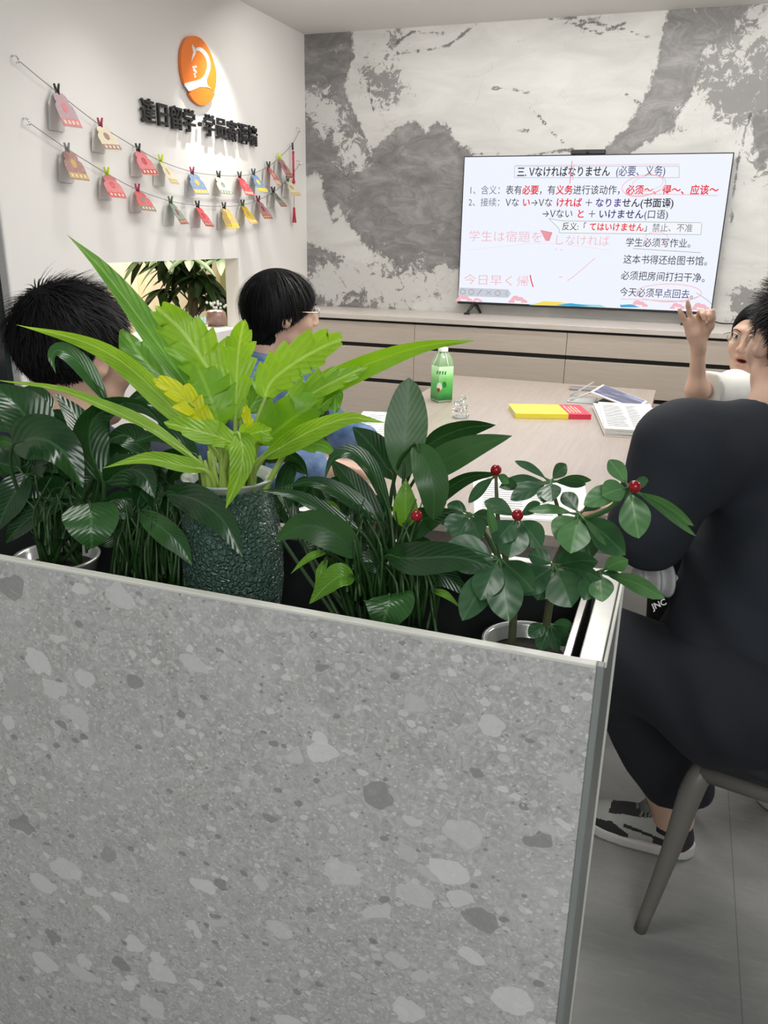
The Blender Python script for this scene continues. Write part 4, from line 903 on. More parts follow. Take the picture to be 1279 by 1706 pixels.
ob('flap', (np.array([fm_ + (0, 0.012, -0.012), BR_ + (-0.01, 0.012, -0.008), (BR_[0] - 0.02, BR_[1] + 0.01, TZ + 0.002), (BL_[0] + 0.015, BL_[1] + 0.01, TZ + 0.002), fm_ + (0, 0.016, -0.012), BR_ + (-0.01, 0.016, -0.008), (BR_[0] - 0.02, BR_[1] + 0.014, TZ + 0.002), (BL_[0] + 0.015, BL_[1] + 0.014, TZ + 0.002)]), [(0, 1, 2, 3), (7, 6, 5, 4), (0, 4, 5, 1), (1, 5, 6, 2), (2, 6, 7, 3), (3, 7, 4, 0)]), pm('dark_green_cover', (0.035, 0.05, 0.035), 0.5), tbt, smooth=False, label='dark folded cover')
ph = at_z(948, 650, TZ); pe = at_z(980, 652, TZ)
pt = thing('phone', 'grey phone lying flat on the far table edge left of the tablet', 'phone', (ph + pe) / 2)
ob('body', xf(rbox((0, 0, 0.0005), (0.15, 0.072, 0.009), 0.003), frame(ph, (1, 0.1, 0), (0, 1, 0))), pm('grey_phone_case', (0.25, 0.23, 0.23), 0.35), pt, smooth=False)
ob('screen', xf(box((0.005, 0.004, 0.009), (0.145, 0.068, 0.0095)), frame(ph, (1, 0.1, 0), (0, 1, 0))), pm('phone_glass', (0.35, 0.33, 0.33), 0.08), pt, smooth=False)
cs = at_z(766, 696, TZ)
cg = thing('glass_ornament', 'clear crystal ornament standing in front of the green bottle', 'ornament', cs)
r_ = random.Random(11); fac = []
for j in range(16):
    a = j / 16 * 6.28 * 2.3; rr = 0.030 - 0.0012 * j; fac.append(xf(lathe([(0, -0.012), (0.010, -0.004), (0.011, 0.005), (0, 0.013)], (0, 0, 0), 6), frame(cs + np.array([rr * math.cos(a), rr * math.sin(a), 0.014 + 0.0045 * j]), (math.cos(a), math.sin(a), r_.uniform(-.6, .6)), (0, 0.3, 1))))
ob('facets', join(*fac), M['glass'], cg, smooth=False); ob('base', lathe([(0, 0), (0.030, 0.0), (0.030, 0.006), (0.026, 0.008), (0, 0.008)], cs, 12), M['frost'], cg, smooth=False)

# ------------------------------------------------------------------ chairs
M['leg'] = noisy('greige_chair_frame', (0.135, 0.13, 0.115), (0.15, 0.145, 0.13), 20, 0.45)
M['pad'] = noisy('dark_chair_upholstery', (0.010, 0.012, 0.017), (0.016, 0.018, 0.024), 300, 0.55)
def make_chair(label):
    # faces +Y locally, origin on the floor under the seat
    t = thing('chair', label, 'chair', (0, 0, 0), 'dark chairs around the table')
    def pad(P):
        d = ell(P, (0, 0, 0.468), (0.235, 0.235, 0.045)); q = np.abs(P - np.array([0, 0, 0.466])) - np.array([0.17, 0.17, 0.005])
        bx_ = np.linalg.norm(np.maximum(q, 0), axis=1) - 0.036; return smin(d, bx_, 0.02)
    v, f = mesh_sdf(pad, (-0.26, -0.26, 0.38), (0.26, 0.26, 0.53), 0.01); ob('seat', (v, f), M['pad'], t)
    def back(P):
        r = np.hypot(P[:, 0], P[:, 1] - 0.10); d = np.maximum(np.abs(r - 0.315) - 0.017, np.abs(P[:, 2] - 0.66) - 0.145); return smax(np.maximum(d, P[:, 1] + 0.06), np.abs(P[:, 0]) - 0.235, 0.03)
    v, f = mesh_sdf(back, (-0.27, -0.27, 0.48), (0.27, 0.0, 0.83), 0.008); ob('backrest', (v, f), M['pad'], t)
    for sx in (-1, 1):
        for sy in (-1, 1):
            tp = np.array([sx * 0.168, sy * 0.168, 0.408]); ft = np.array([sx * 0.232, sy * 0.232, 0.0])
            ob('leg', tube([tp + [-sx * 0.07, -sy * 0.0, -0.004], tp + [-sx * 0.012, 0, -0.008], tp + [sx * 0.012, sy * 0.012, -0.05], (tp + ft) / 2, ft], [0.018, 0.024, 0.025, 0.0195, 0.0135], 14, k=22), M['leg'], t)
    for sy in (-1, 1):
        ob('rail', tube([(-0.17, sy * 0.168, 0.402), (0.17, sy * 0.168, 0.402)], 0.019, 10), M['leg'], t)
    for sx in (-1, 1):
        ob('rail', tube([(sx * 0.168, -0.17, 0.402), (sx * 0.168, 0.17, 0.402)], 0.019, 10), M['leg'], t)
        ob('back_post', tube([(sx * 0.165, -0.165, 0.41), (sx * 0.20, -0.19, 0.55), (sx * 0.20, -0.185, 0.74)], 0.012, 8, k=10), M['leg'], t)
    return t
ch0 = make_chair('dark padded chair with greige legs under the man in black, nearest the planter')
CH = [((0.352, 1.706), math.radians(78), None), ((-1.24, 1.56), 0.0, 'dark padded chair under the boy with short spiky hair'), ((-1.48, 2.42), math.radians(-90), 'dark padded chair under the boy in the denim jacket'), ((0.44, 3.02), math.radians(110), 'dark padded chair under the woman in white')]
for i, (xy, a, lb) in enumerate(CH):
    c = ch0 if i == 0 else copy_tree(ch0)
    c.location = (*xy, 0); c.rotation_euler = (0, 0, a)
    if lb: c['label'] = lb
# ------------------------------------------------------------------ people
from mathutils.bvhtree import BVHTree
def mat_skin(name, col):
    g = G(name); o = g.obj(); n = g.noise(o, 14, 4).outputs[0]
    base = g.mix(n, tuple(c * 0.93 for c in col), col); base = g.mix(g.attr('lip'), base, (0.47, 0.19, 0.165)); base = g.mix(g.attr('mouth'), base, (0.09, 0.02, 0.02))
    g.set(Base_Color=base, Roughness=0.5, Subsurface_Weight=0.12, Subsurface_Radius=(0.012, 0.005, 0.003)); return g.m
M['skin'] = mat_skin('skin', (0.60, 0.385, 0.285)); M['lip'] = pm('lips', (0.46, 0.16, 0.14), 0.4); M['mouth'] = pm('open_mouth', (0.10, 0.02, 0.02), 0.5)
M['hair'] = pm('black_hair', (0.006, 0.0058, 0.0065), 0.55, 0.0, Specular_IOR_Level=0.2); M['hair_cap'] = pm('black_hair_base', (0.004, 0.0038, 0.0042), 0.8, 0.0, Specular_IOR_Level=0.1)
M['eye_white'] = pm('eye_white', (0.75, 0.73, 0.70), 0.2); M['iris'] = pm('dark_iris', (0.015, 0.010, 0.008), 0.15); M['tooth'] = pm('teeth', (0.75, 0.72, 0.66), 0.3)
M['wire'] = pm('glasses_wire', (0.55, 0.50, 0.42), 0.2, 0.9)
def cloth(name, c1, c2, sc=500, rough=0.85, bump=0.15):
    g = G(name); o = g.obj(); n = g.noise(o, sc, 2).outputs[0]; n2 = g.noise(o, 9, 4).outputs[0]
    g.set(Base_Color=g.mix(g.math('MULTIPLY_ADD', n2, 0.7, g.math('MULTIPLY', n, 0.3)), c1, c2), Roughness=rough, Sheen_Weight=0.0); g.bump(n, bump, 0.001); return g.m
M['navy'] = cloth('navy_sweatshirt', (0.006, 0.009, 0.015), (0.011, 0.0145, 0.0225)); M['pants'] = cloth('black_trousers', (0.005, 0.0065, 0.011), (0.009, 0.0105, 0.016)); M['blouse'] = cloth('white_blouse', (0.70, 0.70, 0.66), (0.78, 0.78, 0.74), 300, 0.6, 0.05)
M['sock'] = cloth('navy_sock', (0.008, 0.010, 0.022), (0.016, 0.018, 0.034)); M['shirt_dark'] = cloth('dark_navy_jacket', (0.012, 0.016, 0.034), (0.020, 0.026, 0.05))
g = G('blue_denim'); o = g.obj(); n = g.noise(o, 7, 6, 0.65).outputs[0]; w = g.noise(g.map(o, sc=(1, 1, 0.2)), 260, 2).outputs[0]
g.set(Base_Color=g.mix(g.step(n, 0.35, 0.68), (0.055, 0.105, 0.22), (0.20, 0.31, 0.50)), Roughness=0.85); g.bump(w, 0.2, 0.001); M['denim'] = g.m
def eyes(par, c, Mh, s, brow=True):
    for sx in (-1, 1):
        e = np.asarray(c) + Mh @ (np.array([sx * 0.031, 0.0825, 0.0135]) * s)
        ob('eye', xf(sphere((0, 0, 0), np.array([0.0125, 0.0065, 0.0050]) * s, 16, 10), np.vstack([np.c_[Mh, e], [0, 0, 0, 1]])), M['eye_white'], par)
        e2 = np.asarray(c) + Mh @ (np.array([sx * 0.031 - 0.001, 0.0868, 0.0135]) * s)
        ob('iris', xf(sphere((0, 0, 0), np.array([0.0052, 0.0030, 0.0046]) * s, 14, 8), np.vstack([np.c_[Mh, e2], [0, 0, 0, 1]])), M['iris'], par)
        L_ = [np.array([sx * x, y, z]) * s for x, y, z in ((0.018, 0.0885, 0.0165), (0.031, 0.0915, 0.0205), (0.045, 0.083, 0.0165))]
        ob('eyelid_line', tube([np.asarray(c) + Mh @ q for q in L_], [0.0010, 0.0017, 0.0010], 6, k=10), M['iris'], par)
        Bq = [np.array([sx * x, y, z]) * s for x, y, z in ((0.014, 0.0975, 0.032), (0.030, 0.0955, 0.038), (0.050, 0.079, 0.033))]
        ob('eyebrow', tube([np.asarray(c) + Mh @ q for q in Bq], [0.0012, 0.0018, 0.0008], 6, k=10), M['hair'], par)
def glasses(par, c, Mh, s):
    parts = []; q = lambda x, y, z: np.asarray(c) + Mh @ (np.array([x, y, z]) * s)
    for sx in (-1, 1):
        a = np.linspace(0, 2 * np.pi, 28); parts.append(tube([q(sx * 0.033 + 0.0225 * math.cos(t), 0.108 - 0.010 * abs(sx * 0.033 + 0.025 * math.cos(t)) / 0.058, 0.011 + 0.0175 * math.sin(t)) for t in a], 0.0009, 6, caps=False))
        parts.append(tube([q(sx * 0.058, 0.098, 0.016), q(sx * 0.078, 0.080, 0.016), q(sx * 0.083, 0.0, 0.014), q(sx * 0.082, -0.02, 0.0)], 0.0013, 6, k=14))
    parts.append(tube([q(-0.009, 0.109, 0.014), q(0, 0.112, 0.018), q(0.009, 0.109, 0.014)], 0.0011, 6, k=6))
    gobj = ob('glasses', join(*parts), M['wire'], par)
    for sx in (-1, 1):
        a = np.linspace(0, 2 * np.pi, 24, endpoint=False); ring = [q(sx * 0.033 + 0.022 * math.cos(t), 0.1075 - 0.010 * abs(sx * 0.033 + 0.025 * math.cos(t)) / 0.058, 0.011 + 0.017 * math.sin(t)) for t in a]
        bk = [p - Mh[:, 1] * 0.0015 for p in ring]
        n_ = len(ring); ob('lens', (np.array(ring + bk), [tuple(range(n_)), tuple(range(n_, 2 * n_))[::-1]] + [(i, n_ + i, n_ + (i + 1) % n_, (i + 1) % n_) for i in range(n_)]), M['glass'], gobj, smooth=False)
def facemats(vf, c, Mh, s, mouth):
    v, f = vf; cen_ = v[np.asarray(f)].mean(1); q = ((cen_ - c) @ Mh) / s
    e = ((q[:, 0]) / 0.024) ** 2 + ((q[:, 2] + 0.058 + mouth * 0.004) / (0.0105 + 0.0035 * mouth)) ** 2
    idx = np.where((e < 1) & (q[:, 1] > 0.07) & (q[:, 1] < 0.12), 1, 0)
    if mouth: idx = np.where((np.abs(q[:, 0]) < 0.017) & (np.abs(q[:, 2] + 0.0585 + mouth * 0.004) < 0.0062 * mouth) & (q[:, 1] > 0.06) & (q[:, 1] < 0.0905), 2, idx)
    return idx
def build_body(par, fn, lo, hi, h, c, Mh, s, mouth=0):
    vf = mesh_sdf(fn, lo, hi, h); b = ob('body', vf, M['skin'], par); q = ((vf[0] - c) @ Mh) / s; zc_ = -0.058 - mouth * 0.004
    near = (q[:, 1] > 0.06) & (q[:, 1] < 0.12); e = (q[:, 0] / 0.023) ** 2 + ((q[:, 2] - zc_) / (0.0105 + 0.004 * mouth)) ** 2
    lip = np.where(near, np.clip((1.25 - e) / 0.5, 0, 1), 0) * 0.8
    e2 = (q[:, 0] / 0.0165) ** 2 + ((q[:, 2] - zc_) / 0.0062) ** 2; mo = np.where(near & (q[:, 1] < 0.0915), np.clip((1.2 - e2) / 0.5, 0, 1), 0) * mouth
    for nm_, val in (('lip', lip), ('mouth', mo)): b.data.attributes.new(nm_, 'FLOAT', 'POINT').data.foreach_set('value', val.astype(np.float32))
    return b
def hairline(a, b, nape, slope=0.0, ear=True):
    def k(q):
        f1 = (q[:, 1] - a - b * q[:, 2]) / math.hypot(1, b); f2 = (nape + slope * (q[:, 1] + 0.06)) - q[:, 2]
        d = np.maximum(f1, f2)
        if ear: d = np.maximum(d, -ell(q * np.array([1, 1, 1]), (0, -0.004, -0.006), (0.2, 0.022, 0.034)))
        return d
    return k

# ---- the man in black at the right, seen from behind
mp = thing('person', 'man in a black sweatshirt and trousers seated with his back turned, right of the planter', 'person', (0.36, 1.72, 0), 'people at the table')
hc = at(1327, 568, 1.66); Mh = axes(math.radians(-27), -0.05); hs = 1.06
nb = hc + np.array([0.0, -0.055, -0.155])
shL, shR = at(1130, 752, 1.55), None
mid = nb + np.array([0.02, 0.0, -0.065]); sdv = mid - shL; sdv[2] = 0; sdv /= np.linalg.norm(sdv); shR = mid + sdv * 0.215; shR[2] = shL[2]
elL = at(1082, 880, 1.58); haL = np.array([-0.05, 1.90, 0.790]); elR = np.array([0.30, 2.10, 0.86]); haR = np.array([-0.06, 2.12, 0.795])
pel = at(1238, 1092, 1.70); pel[2] = 0.62; hpL, hpR = pel + np.array([-0.03, -0.115, -0.04]), pel + np.array([0.0, 0.115, -0.04])
knL, anL = np.array([-0.07, 1.66, 0.60]), np.array([0.128, 1.820, 0.10]); knR, anR = np.array([0.20, 2.22, 0.575]), np.array([0.385, 2.12, 0.10])
Xh = np.array([0.7, 0.7, 0.0]); Xh /= np.linalg.norm(Xh)
def man_body(P):
    d = sd_head(P, hc, Mh, hs)
    d = smin(d, cap(P, hc + Mh @ np.array([0, -0.025, -0.05]), nb, 0.055, 0.060), 0.03)
    d = smin(d, chain(P, [nb, (nb + pel) / 2, pel], [0.08, 0.12, 0.12]), 0.05)
    for a, b, c_, X_ in ((shL, elL, haL, 1), (shR, elR, haR, -1)):
        y_ = (c_ - b) / np.linalg.norm(c_ - b); d = smin(d, chain(P, [mid, a, b, c_], [0.06, 0.05, 0.04, 0.028]), 0.03)
        x_ = np.cross([0, 0, 1.0], y_) * -X_; x_ /= np.linalg.norm(x_); d = smin(d, sd_hand(P, c_ - y_ * 0.0, x_, y_, np.cross(x_, y_) if X_ < 0 else -np.cross(x_, y_), [0.25, 0.25, 0.28, 0.3]), 0.012)
    d = smin(d, chain(P, [pel, hpL, knL, anL, anL + [0, 0, -0.05]], [0.09, 0.08, 0.055, 0.043, 0.043]), 0.03)
    d = smin(d, chain(P, [pel, hpR, knR, anR, anR + [0, 0, -0.05]], [0.09, 0.08, 0.055, 0.043, 0.043]), 0.03); return d
build_body(mp, man_body, (-0.5, 1.3, 0.03), (0.75, 2.6, 1.5), 0.006, hc, Mh, hs)
kf = hairline(0.020, 1.15, -0.060, 0.0)
ob('hair', hair_cap(hc, Mh, hs, kf, 0.002), M['hair_cap'], mp)
v, f = hair_strands(hc, Mh, hs, 5200, lambda p: kf(p) < 0, lambda p: 0.016 + 0.020 * np.clip((p[:, 2] - 0.02) / 0.08, 0, 1), lambda p, t: 0.55 + 0.8 * np.clip((p[:, 2] - 0.02) / 0.08, 0, 1), (0.01, -0.075, 0.10), 0.3, 0.0012, 3, 0.28, 5)
ob('hair_strands', (v, f), M['hair'], mp, smooth=False)
def man_top(P):
    t1 = chain(P, [mid + np.array([0.01, 0.0, -0.03]), (mid * 0.55 + pel * 0.45) + np.array([0.03, -0.015, 0]), pel + np.array([0.0, 0, 0.0])], [0.135, 0.172, 0.182], 0.05)
    t1 = smin(t1, cap(P, shL + np.array([0.035, 0.01, 0]), shR - np.array([0.035, 0.01, 0]), 0.088, 0.088), 0.10)
    t1 = smin(t1, cap(P, nb + np.array([0, 0, 0.000]), mid, 0.075, 0.12), 0.06)
    for a, b, c_ in ((shL, elL, haL), (shR, elR, haR)):
        y_ = (c_ - b) / np.linalg.norm(c_ - b); t1 = smin(t1, chain(P, [a, b, c_ - y_ * 0.05], [0.086, 0.074, 0.050], 0.03), 0.06)
    sk = (P[:, 2] - 0.52) ; fold = wob(P * np.array([1, 1, 1.8]), 20, 4, 3) * 0.0055 + np.sin((P[:, 2] * 46 + P[:, 0] * 22 - P[:, 1] * 10 + 1.4 * np.sin(P[:, 0] * 14 + P[:, 2] * 6))) * 0.0050 * np.clip((0.95 - P[:, 2]) / 0.30, 0, 1)
    t1 = t1 + fold
    t1 = np.maximum(t1, 0.600 + 0.05 * (P[:, 0] - 0.3) - P[:, 2]); 
    neck = P - nb; up = Mh[:, 2]; hgt = neck @ np.array([0, 0.25, 0.97]) 
    return np.where(np.hypot(neck[:, 0], neck[:, 1]) < 0.13, smax(t1, hgt - 0.022, 0.012), t1)
ob('sweatshirt', mesh_sdf(man_top, (-0.45, 1.25, 0.5), (0.75, 2.6, 1.35), 0.007), M['navy'], mp)
ob('collar', tube([nb + np.array([0.066 * math.cos(a), 0.064 * math.sin(a), 0.018 - 0.25 * 0.064 * math.sin(a)]) for a in np.linspace(0, 6.28, 30)], 0.012, 8), M['navy'], mp)
def man_pants(P):
    d = chain(P, [pel + [0.03, 0, -0.01], hpL, knL, anL + [0, 0, 0.085]], [0.165, 0.120, 0.088, 0.082], 0.05)
    d = smin(d, chain(P, [pel + [0.03, 0, -0.01], hpR, knR, anR + [0, 0, 0.085]], [0.165, 0.120, 0.088, 0.080], 0.05), 0.02)
    d = smin(d, ell(P, pel + [0.05, -0.02, -0.02], (0.20, 0.21, 0.13)), 0.05)
    d = d + wob(P, 24, 9, 3) * 0.004 + np.sin(P[:, 0] * 50 + P[:, 2] * 40 + 2 * np.sin(P[:, 1] * 20)) * 0.0025
    d = np.maximum(d, P[:, 2] - 0.74)
    for an in (anL, anR): d = np.where(np.linalg.norm((P - an)[:, :2], axis=1) < 0.16, np.maximum(d, an[2] + 0.075 - P[:, 2]), d)
    return np.maximum(d, -(P[:, 2] - 0.16))
trs = ob('trousers', mesh_sdf(man_pants, (-0.3, 1.3, 0.1), (0.75, 2.5, 0.78), 0.007), M['pants'], mp)
bvh = BVHTree.FromObject(trs, bpy.context.evaluated_depsgraph_get()); ry = ray(1088, 1016); ry /= np.linalg.norm(ry); hit = bvh.ray_cast(Vector(C0 - wloc(mp)), Vector(ry)); tx = np.array(hit[0]) + wloc(mp) - ry * 0.002 if hit[0] else at(1088, 1016, 1.6)
v, f = text2d('JNC', 0.02); 
tq = xf((v * 0.017, f), frame(tx, CR * 0.97 + CU * 0.42, CU - CR * 0.4)); 
lo_ = np.array([hpL[0] - 0.13, hpL[1] - 0.121, hpL[2]])
ob('trouser_print', tq, M['white'], mp, smooth=False, label='small white lettering on the hip')
def shoe(par, heel, direction, L=0.285, white_sole=True):
    d_ = np.asarray(direction, float); d_ /= np.linalg.norm(d_); s_ = np.array([-d_[1], d_[0], 0]); Mx = np.stack([d_, s_, np.array([0, 0, 1.0])], 1); hz_ = np.asarray(heel, float)
    def loc(P): return (P - hz_) @ Mx
    def width(x): t = np.clip(x / L, 0, 1); return 0.034 + 0.014 * np.sin(np.pi * np.clip(t, 0, 1) ** 1.3) + 0.006 * t
    def sole(P):
        q = loc(P); x = q[:, 0]; w = width(x)
        a = np.hypot(np.maximum(np.abs(x - L / 2) - (L / 2 - 0.045), 0), np.abs(q[:, 1]) * 0.045 / w) - 0.045
        zt = 0.040 - 0.012 * np.sin(np.pi * np.clip(x / L, 0, 1)) + 0.016 * np.clip(x / L - 0.85, 0, 1); zb = 0.020 * np.clip((x / L - 0.72) / 0.28, 0, 1) ** 2
        return smax(a, np.maximum(q[:, 2] - zt, zb - q[:, 2]), 0.006)
    def upper(P):
        q = loc(P); d = ell(q, (L * 0.70, 0, 0.030), (0.088, 0.047, 0.052)); d = smin(d, cap(q, (0.055, 0, 0.05), (0.16, 0, 0.045), 0.042, 0.040), 0.02); d = smin(d, cap(q, (0.045, 0, 0.04), (0.062, 0, 0.088), 0.038, 0.040), 0.02)
        d = smin(d, cap(q, (0.10, 0, 0.08), (0.17, 0, 0.06), 0.032, 0.026), 0.02)
        d = smax(d, -ell(q, (0.062, 0, 0.13), (0.050, 0.034, 0.045)), 0.006)
        return np.maximum(d, 0.024 - q[:, 2])
    t = bpy.data.objects.new('shoe', None); COL.objects.link(t); t.parent = par; t.location = hz_ - wloc(par); bpy.context.view_layer.update()
    lo = hz_ - 0.36; hi = hz_ + 0.36; lo[2] = -0.005; hi[2] = 0.16
    ob('sole', mesh_sdf(sole, lo, hi, 0.005), M['shoe_sole'], t)
    v, f = mesh_sdf(upper, lo, hi, 0.0028); c_ = loc(v[np.asarray(f)].mean(1)); x, y, z = c_[:, 0] / L, c_[:, 1], c_[:, 2]
    idx = np.zeros(len(f), int)
    idx[(x > 0.70) & (z < 0.058 - 0.05 * (x - 0.70))] = 1; idx[(x > 0.55) & (x <= 0.70) & (z < 0.058 - (0.70 - x) * 0.12)] = 1
    idx[(x < 0.16) & (z > 0.036) & (z < 0.085)] = 1; idx[(x < 0.34) & (z < 0.046)] = 3
    idx[(np.abs(y) < 0.028) & (x > 0.28) & (x < 0.74) & (z > 0.066)] = 1
    idx[(np.abs(z - (0.050 + 0.03 * (x - 0.3))) < 0.0042) & (x > 0.22) & (x < 0.60) & (idx == 0)] = 1
    idx[(x < 0.30) & (z > 0.094)] = 1
    ob('upper', (v, f), [M['shoe_grey'], M['shoe_black'], M['shoe_grey'], M['shoe_wine']], t, midx=idx)
    W = lambda p: hz_ + Mx @ np.array(p)
    lc = []
    for k in range(5):
        xx_ = 0.105 + 0.021 * k; zz_ = 0.112 - 0.0105 * k
        lc.append(tube([W((xx_ - 0.004, -0.028, zz_ - 0.014)), W((xx_, 0, zz_ + 0.004)), W((xx_ + 0.010, 0.028, zz_ - 0.016))], 0.0040, 6, k=10)); lc.append(tube([W((xx_ - 0.004, 0.028, zz_ - 0.014)), W((xx_, 0, zz_ + 0.006)), W((xx_ + 0.010, -0.028, zz_ - 0.016))], 0.0040, 6, k=10))
    lc.append(tube([W((0.10, 0.0, 0.118)), W((0.11, -0.035, 0.125)), W((0.13, -0.045, 0.095))], 0.004, 6, k=10)); lc.append(tube([W((0.10, 0.0, 0.118)), W((0.12, -0.045, 0.085)), W((0.135, -0.042, 0.072))], 0.004, 6, k=10))
    ob('laces', join(*lc), M['shoe_lace'], t)
    ob('tongue', tube([W((0.13, 0, 0.090)), W((0.098, 0, 0.128))], [0.020, 0.024], 10), M['shoe_lace'], t)
    return t
M['shoe_sole'] = pm('pale_rubber_sole', (0.50, 0.48, 0.46), 0.6); M['shoe_grey'] = noisy('grey_leather', (0.30, 0.30, 0.28), (0.36, 0.355, 0.335), 60, 0.55); M['shoe_black'] = noisy('black_suede', (0.014, 0.014, 0.015), (0.022, 0.022, 0.022), 200, 0.8)
M['shoe_wine'] = pm('dark_wine_panel', (0.035, 0.012, 0.016), 0.6); M['shoe_lace'] = pm('grey_lace', (0.17, 0.17, 0.16), 0.85)
def foot(par, an, dr):
    d_ = np.asarray(dr, float); d_ /= np.linalg.norm(d_); hl = np.array([an[0], an[1], 0.001]) - d_ * 0.062
    shoe(par, hl, d_)
    ob('sock', join(lathe([(0.050, 0.070), (0.049, 0.105), (0.048, 0.140), (0.050, 0.143), (0.048, 0.146)], (an[0], an[1], 0), 28)), M['sock'], par)
foot(mp, anL, (-1, 0.12, 0)); foot(mp, anR, (-0.25, 1, 0))

gc = thing('grey_cloth', 'crumpled pale grey cloth on the lap of the man in black', 'cloth', at(1095, 975, 1.66))
gq = at(1090, 964, 1.72)
def rag(P):
    q = P - gq; a = 0.010 * np.sin(q @ CR * 190 + 5 * (q @ CU)); d = ell(P - np.outer(a, CF), gq, np.array([0.050, 0.045, 0.040]), np.stack([CR, CF, CU], 1)); return d + 0.004 * np.sin(q @ CR * 190)
ob('folds', mesh_sdf(rag, gq - 0.1, gq + 0.1, 0.004), noisy('pale_grey_cloth', (0.42, 0.42, 0.42), (0.55, 0.55, 0.54), 60, 0.8), gc)

# ---- the boy with short spiky hair at the left
bp_ = thing('person', 'boy with short spiky black hair and dark jacket seated behind the left plants', 'person', (-1.24, 1.50, 0), 'people at the table')
hc1 = at(129, 592, 1.72); Mh1 = axes(math.radians(20), -0.10, -0.04); s1 = 1.18
nb1 = hc1 + np.array([0, -0.055, -0.140]); pel1 = np.array([hc1[0] - 0.01, hc1[1] + 0.10, 0.61])
def seated(hc, Mh, hs, nb, pel, yaw, hands, lean=0.0, w=0.175, feet=True):
    fx = np.array([math.sin(yaw), math.cos(yaw), 0]); rx = np.array([math.cos(yaw), -math.sin(yaw), 0]); mid = nb + np.array([0, 0, -0.06])
    J = dict(mid=mid, pel=pel)
    for s, k in ((-1, 'L'), (1, 'R')):
        J['s' + k] = mid + rx * s * w + np.array([0, 0, -0.015]); J['w' + k] = np.asarray(hands[k], float); J['e' + k] = (J['s' + k] * 0.5 + J['w' + k] * 0.5) + rx * s * 0.07 + np.array([0, 0, -0.10])
        J['h' + k] = pel + rx * s * 0.09 + [0, 0, -0.02]; J['k' + k] = J['h' + k] + fx * 0.42 + rx * s * 0.02 + np.array([0, 0, -0.0]); J['a' + k] = np.array([*(J['k' + k] + fx * -0.02)[:2], 0.10])
    def body(P):
        d = sd_head(P, hc, Mh, hs, seated.mouth); d = smin(d, cap(P, hc + Mh @ np.array([0, -0.025, -0.05]), nb, 0.054, 0.058), 0.03); d = smin(d, chain(P, [nb, (nb + pel) / 2, pel], [0.06, 0.10, 0.11]), 0.05)
        for s, k in ((-1, 'L'), (1, 'R')):
            y_ = J['w' + k] - J['e' + k]; y_ /= np.linalg.norm(y_)
            if k in seated.custom: X_, Y_, N_, cu, th = seated.custom[k]
            else:
                Y_ = y_; X_ = np.cross([0, 0, 1.0], Y_) * (s) * 1.0; X_ /= np.linalg.norm(X_); N_ = np.cross(X_, Y_); N_ = N_ if N_[2] < 0 else -N_; cu = [0.25, 0.25, 0.28, 0.3]; th = (0.75, 0.55, 0.35)
            d = smin(d, chain(P, [mid, J['s' + k], J['e' + k], J['w' + k]], [0.05 * seated.arm, 0.045 * seated.arm, 0.039 * seated.arm, 0.026 * seated.arm]), 0.025); d = smin(d, sd_hand(P, J['w' + k], X_, Y_, N_, cu, seated.hand, thumb=th, spread=seated.spread), 0.012)
            d = smin(d, chain(P, [pel, J['h' + k], J['k' + k], J['a' + k], J['a' + k] + [0, 0, -0.05]], [0.08, 0.075, 0.05, 0.04, 0.04]), 0.03)
        return d
    return J, body, fx, rx
seated.mouth = 0; seated.custom = {}; seated.hand = 1.0; seated.spread = 0.10; seated.arm = 1.0
def top_sdf(J, nb, rch=0.115, sleeve=1.0, r=(0.070, 0.060, 0.045), hem=0.56, cutw=0.03, seed=2, fold=0.004):
    def fn(P):
        mid, pel = J['mid'], J['pel']
        t = chain(P, [mid + [0, 0, -0.05], (mid + pel) / 2, pel], [rch, rch + 0.012, rch + 0.02], 0.05); t = smin(t, cap(P, J['sL'], J['sR'], r[0], r[0]), 0.07); t = smin(t, cap(P, nb, mid, 0.062, 0.09), 0.04)
        for k in 'LR':
            s, e, w = J['s' + k], J['e' + k], J['w' + k]; sl = sleeve if not isinstance(sleeve, dict) else sleeve[k]
            if sl >= 1: y_ = (w - e) / np.linalg.norm(w - e); t = smin(t, chain(P, [s, e, w - y_ * cutw], list(r), 0.02), 0.04)
            else:
                en = s + (e - s) * sl; q = cap(P, s, en, r[0] * 1.02, r[1] * 1.28); t = smin(t, np.maximum(q, (P - en) @ ((e - s) / np.linalg.norm(e - s))), 0.03)
        t = t + wob(P, 22, seed, 3) * fold
        t = np.maximum(t, hem - P[:, 2]); return np.where(np.hypot(P[:, 0] - nb[0], P[:, 1] - nb[1]) < 0.10, smax(t, (P - nb) @ np.array([0, 0, 1.0]) - 0.020, 0.01), t)
    return fn
def pants_sdf(J):
    def fn(P):
        d = None
        for k in 'LR':
            e = chain(P, [J['pel'], J['h' + k], J['k' + k], J['a' + k] + [0, 0, 0.02]], [0.14, 0.098, 0.075, 0.062], 0.04); d = e if d is None else smin(d, e, 0.02)
        return np.maximum(np.maximum(d + wob(P, 22, 5, 2) * 0.003, P[:, 2] - 0.68), 0.10 - P[:, 2])
    return fn
def dress(par, J, nb, mat, fx, **k):
    P_ = np.array([v for v in J.values()]); lo = P_.min(0) - 0.16; hi = P_.max(0) + 0.16; lo2 = lo.copy(); lo2[2] = max(0.45, lo[2])
    t = ob('jacket' if mat is not M['blouse'] else 'blouse', mesh_sdf(top_sdf(J, nb, **k), lo2, hi, 0.009), mat, par)
    hi2 = hi.copy(); hi2[2] = 0.72; lo[2] = 0.03
    ob('trousers', mesh_sdf(pants_sdf(J), lo, hi2, 0.010), M['pants'], par)
    for q in 'LR': foot(par, J['a' + q], fx)
    return t
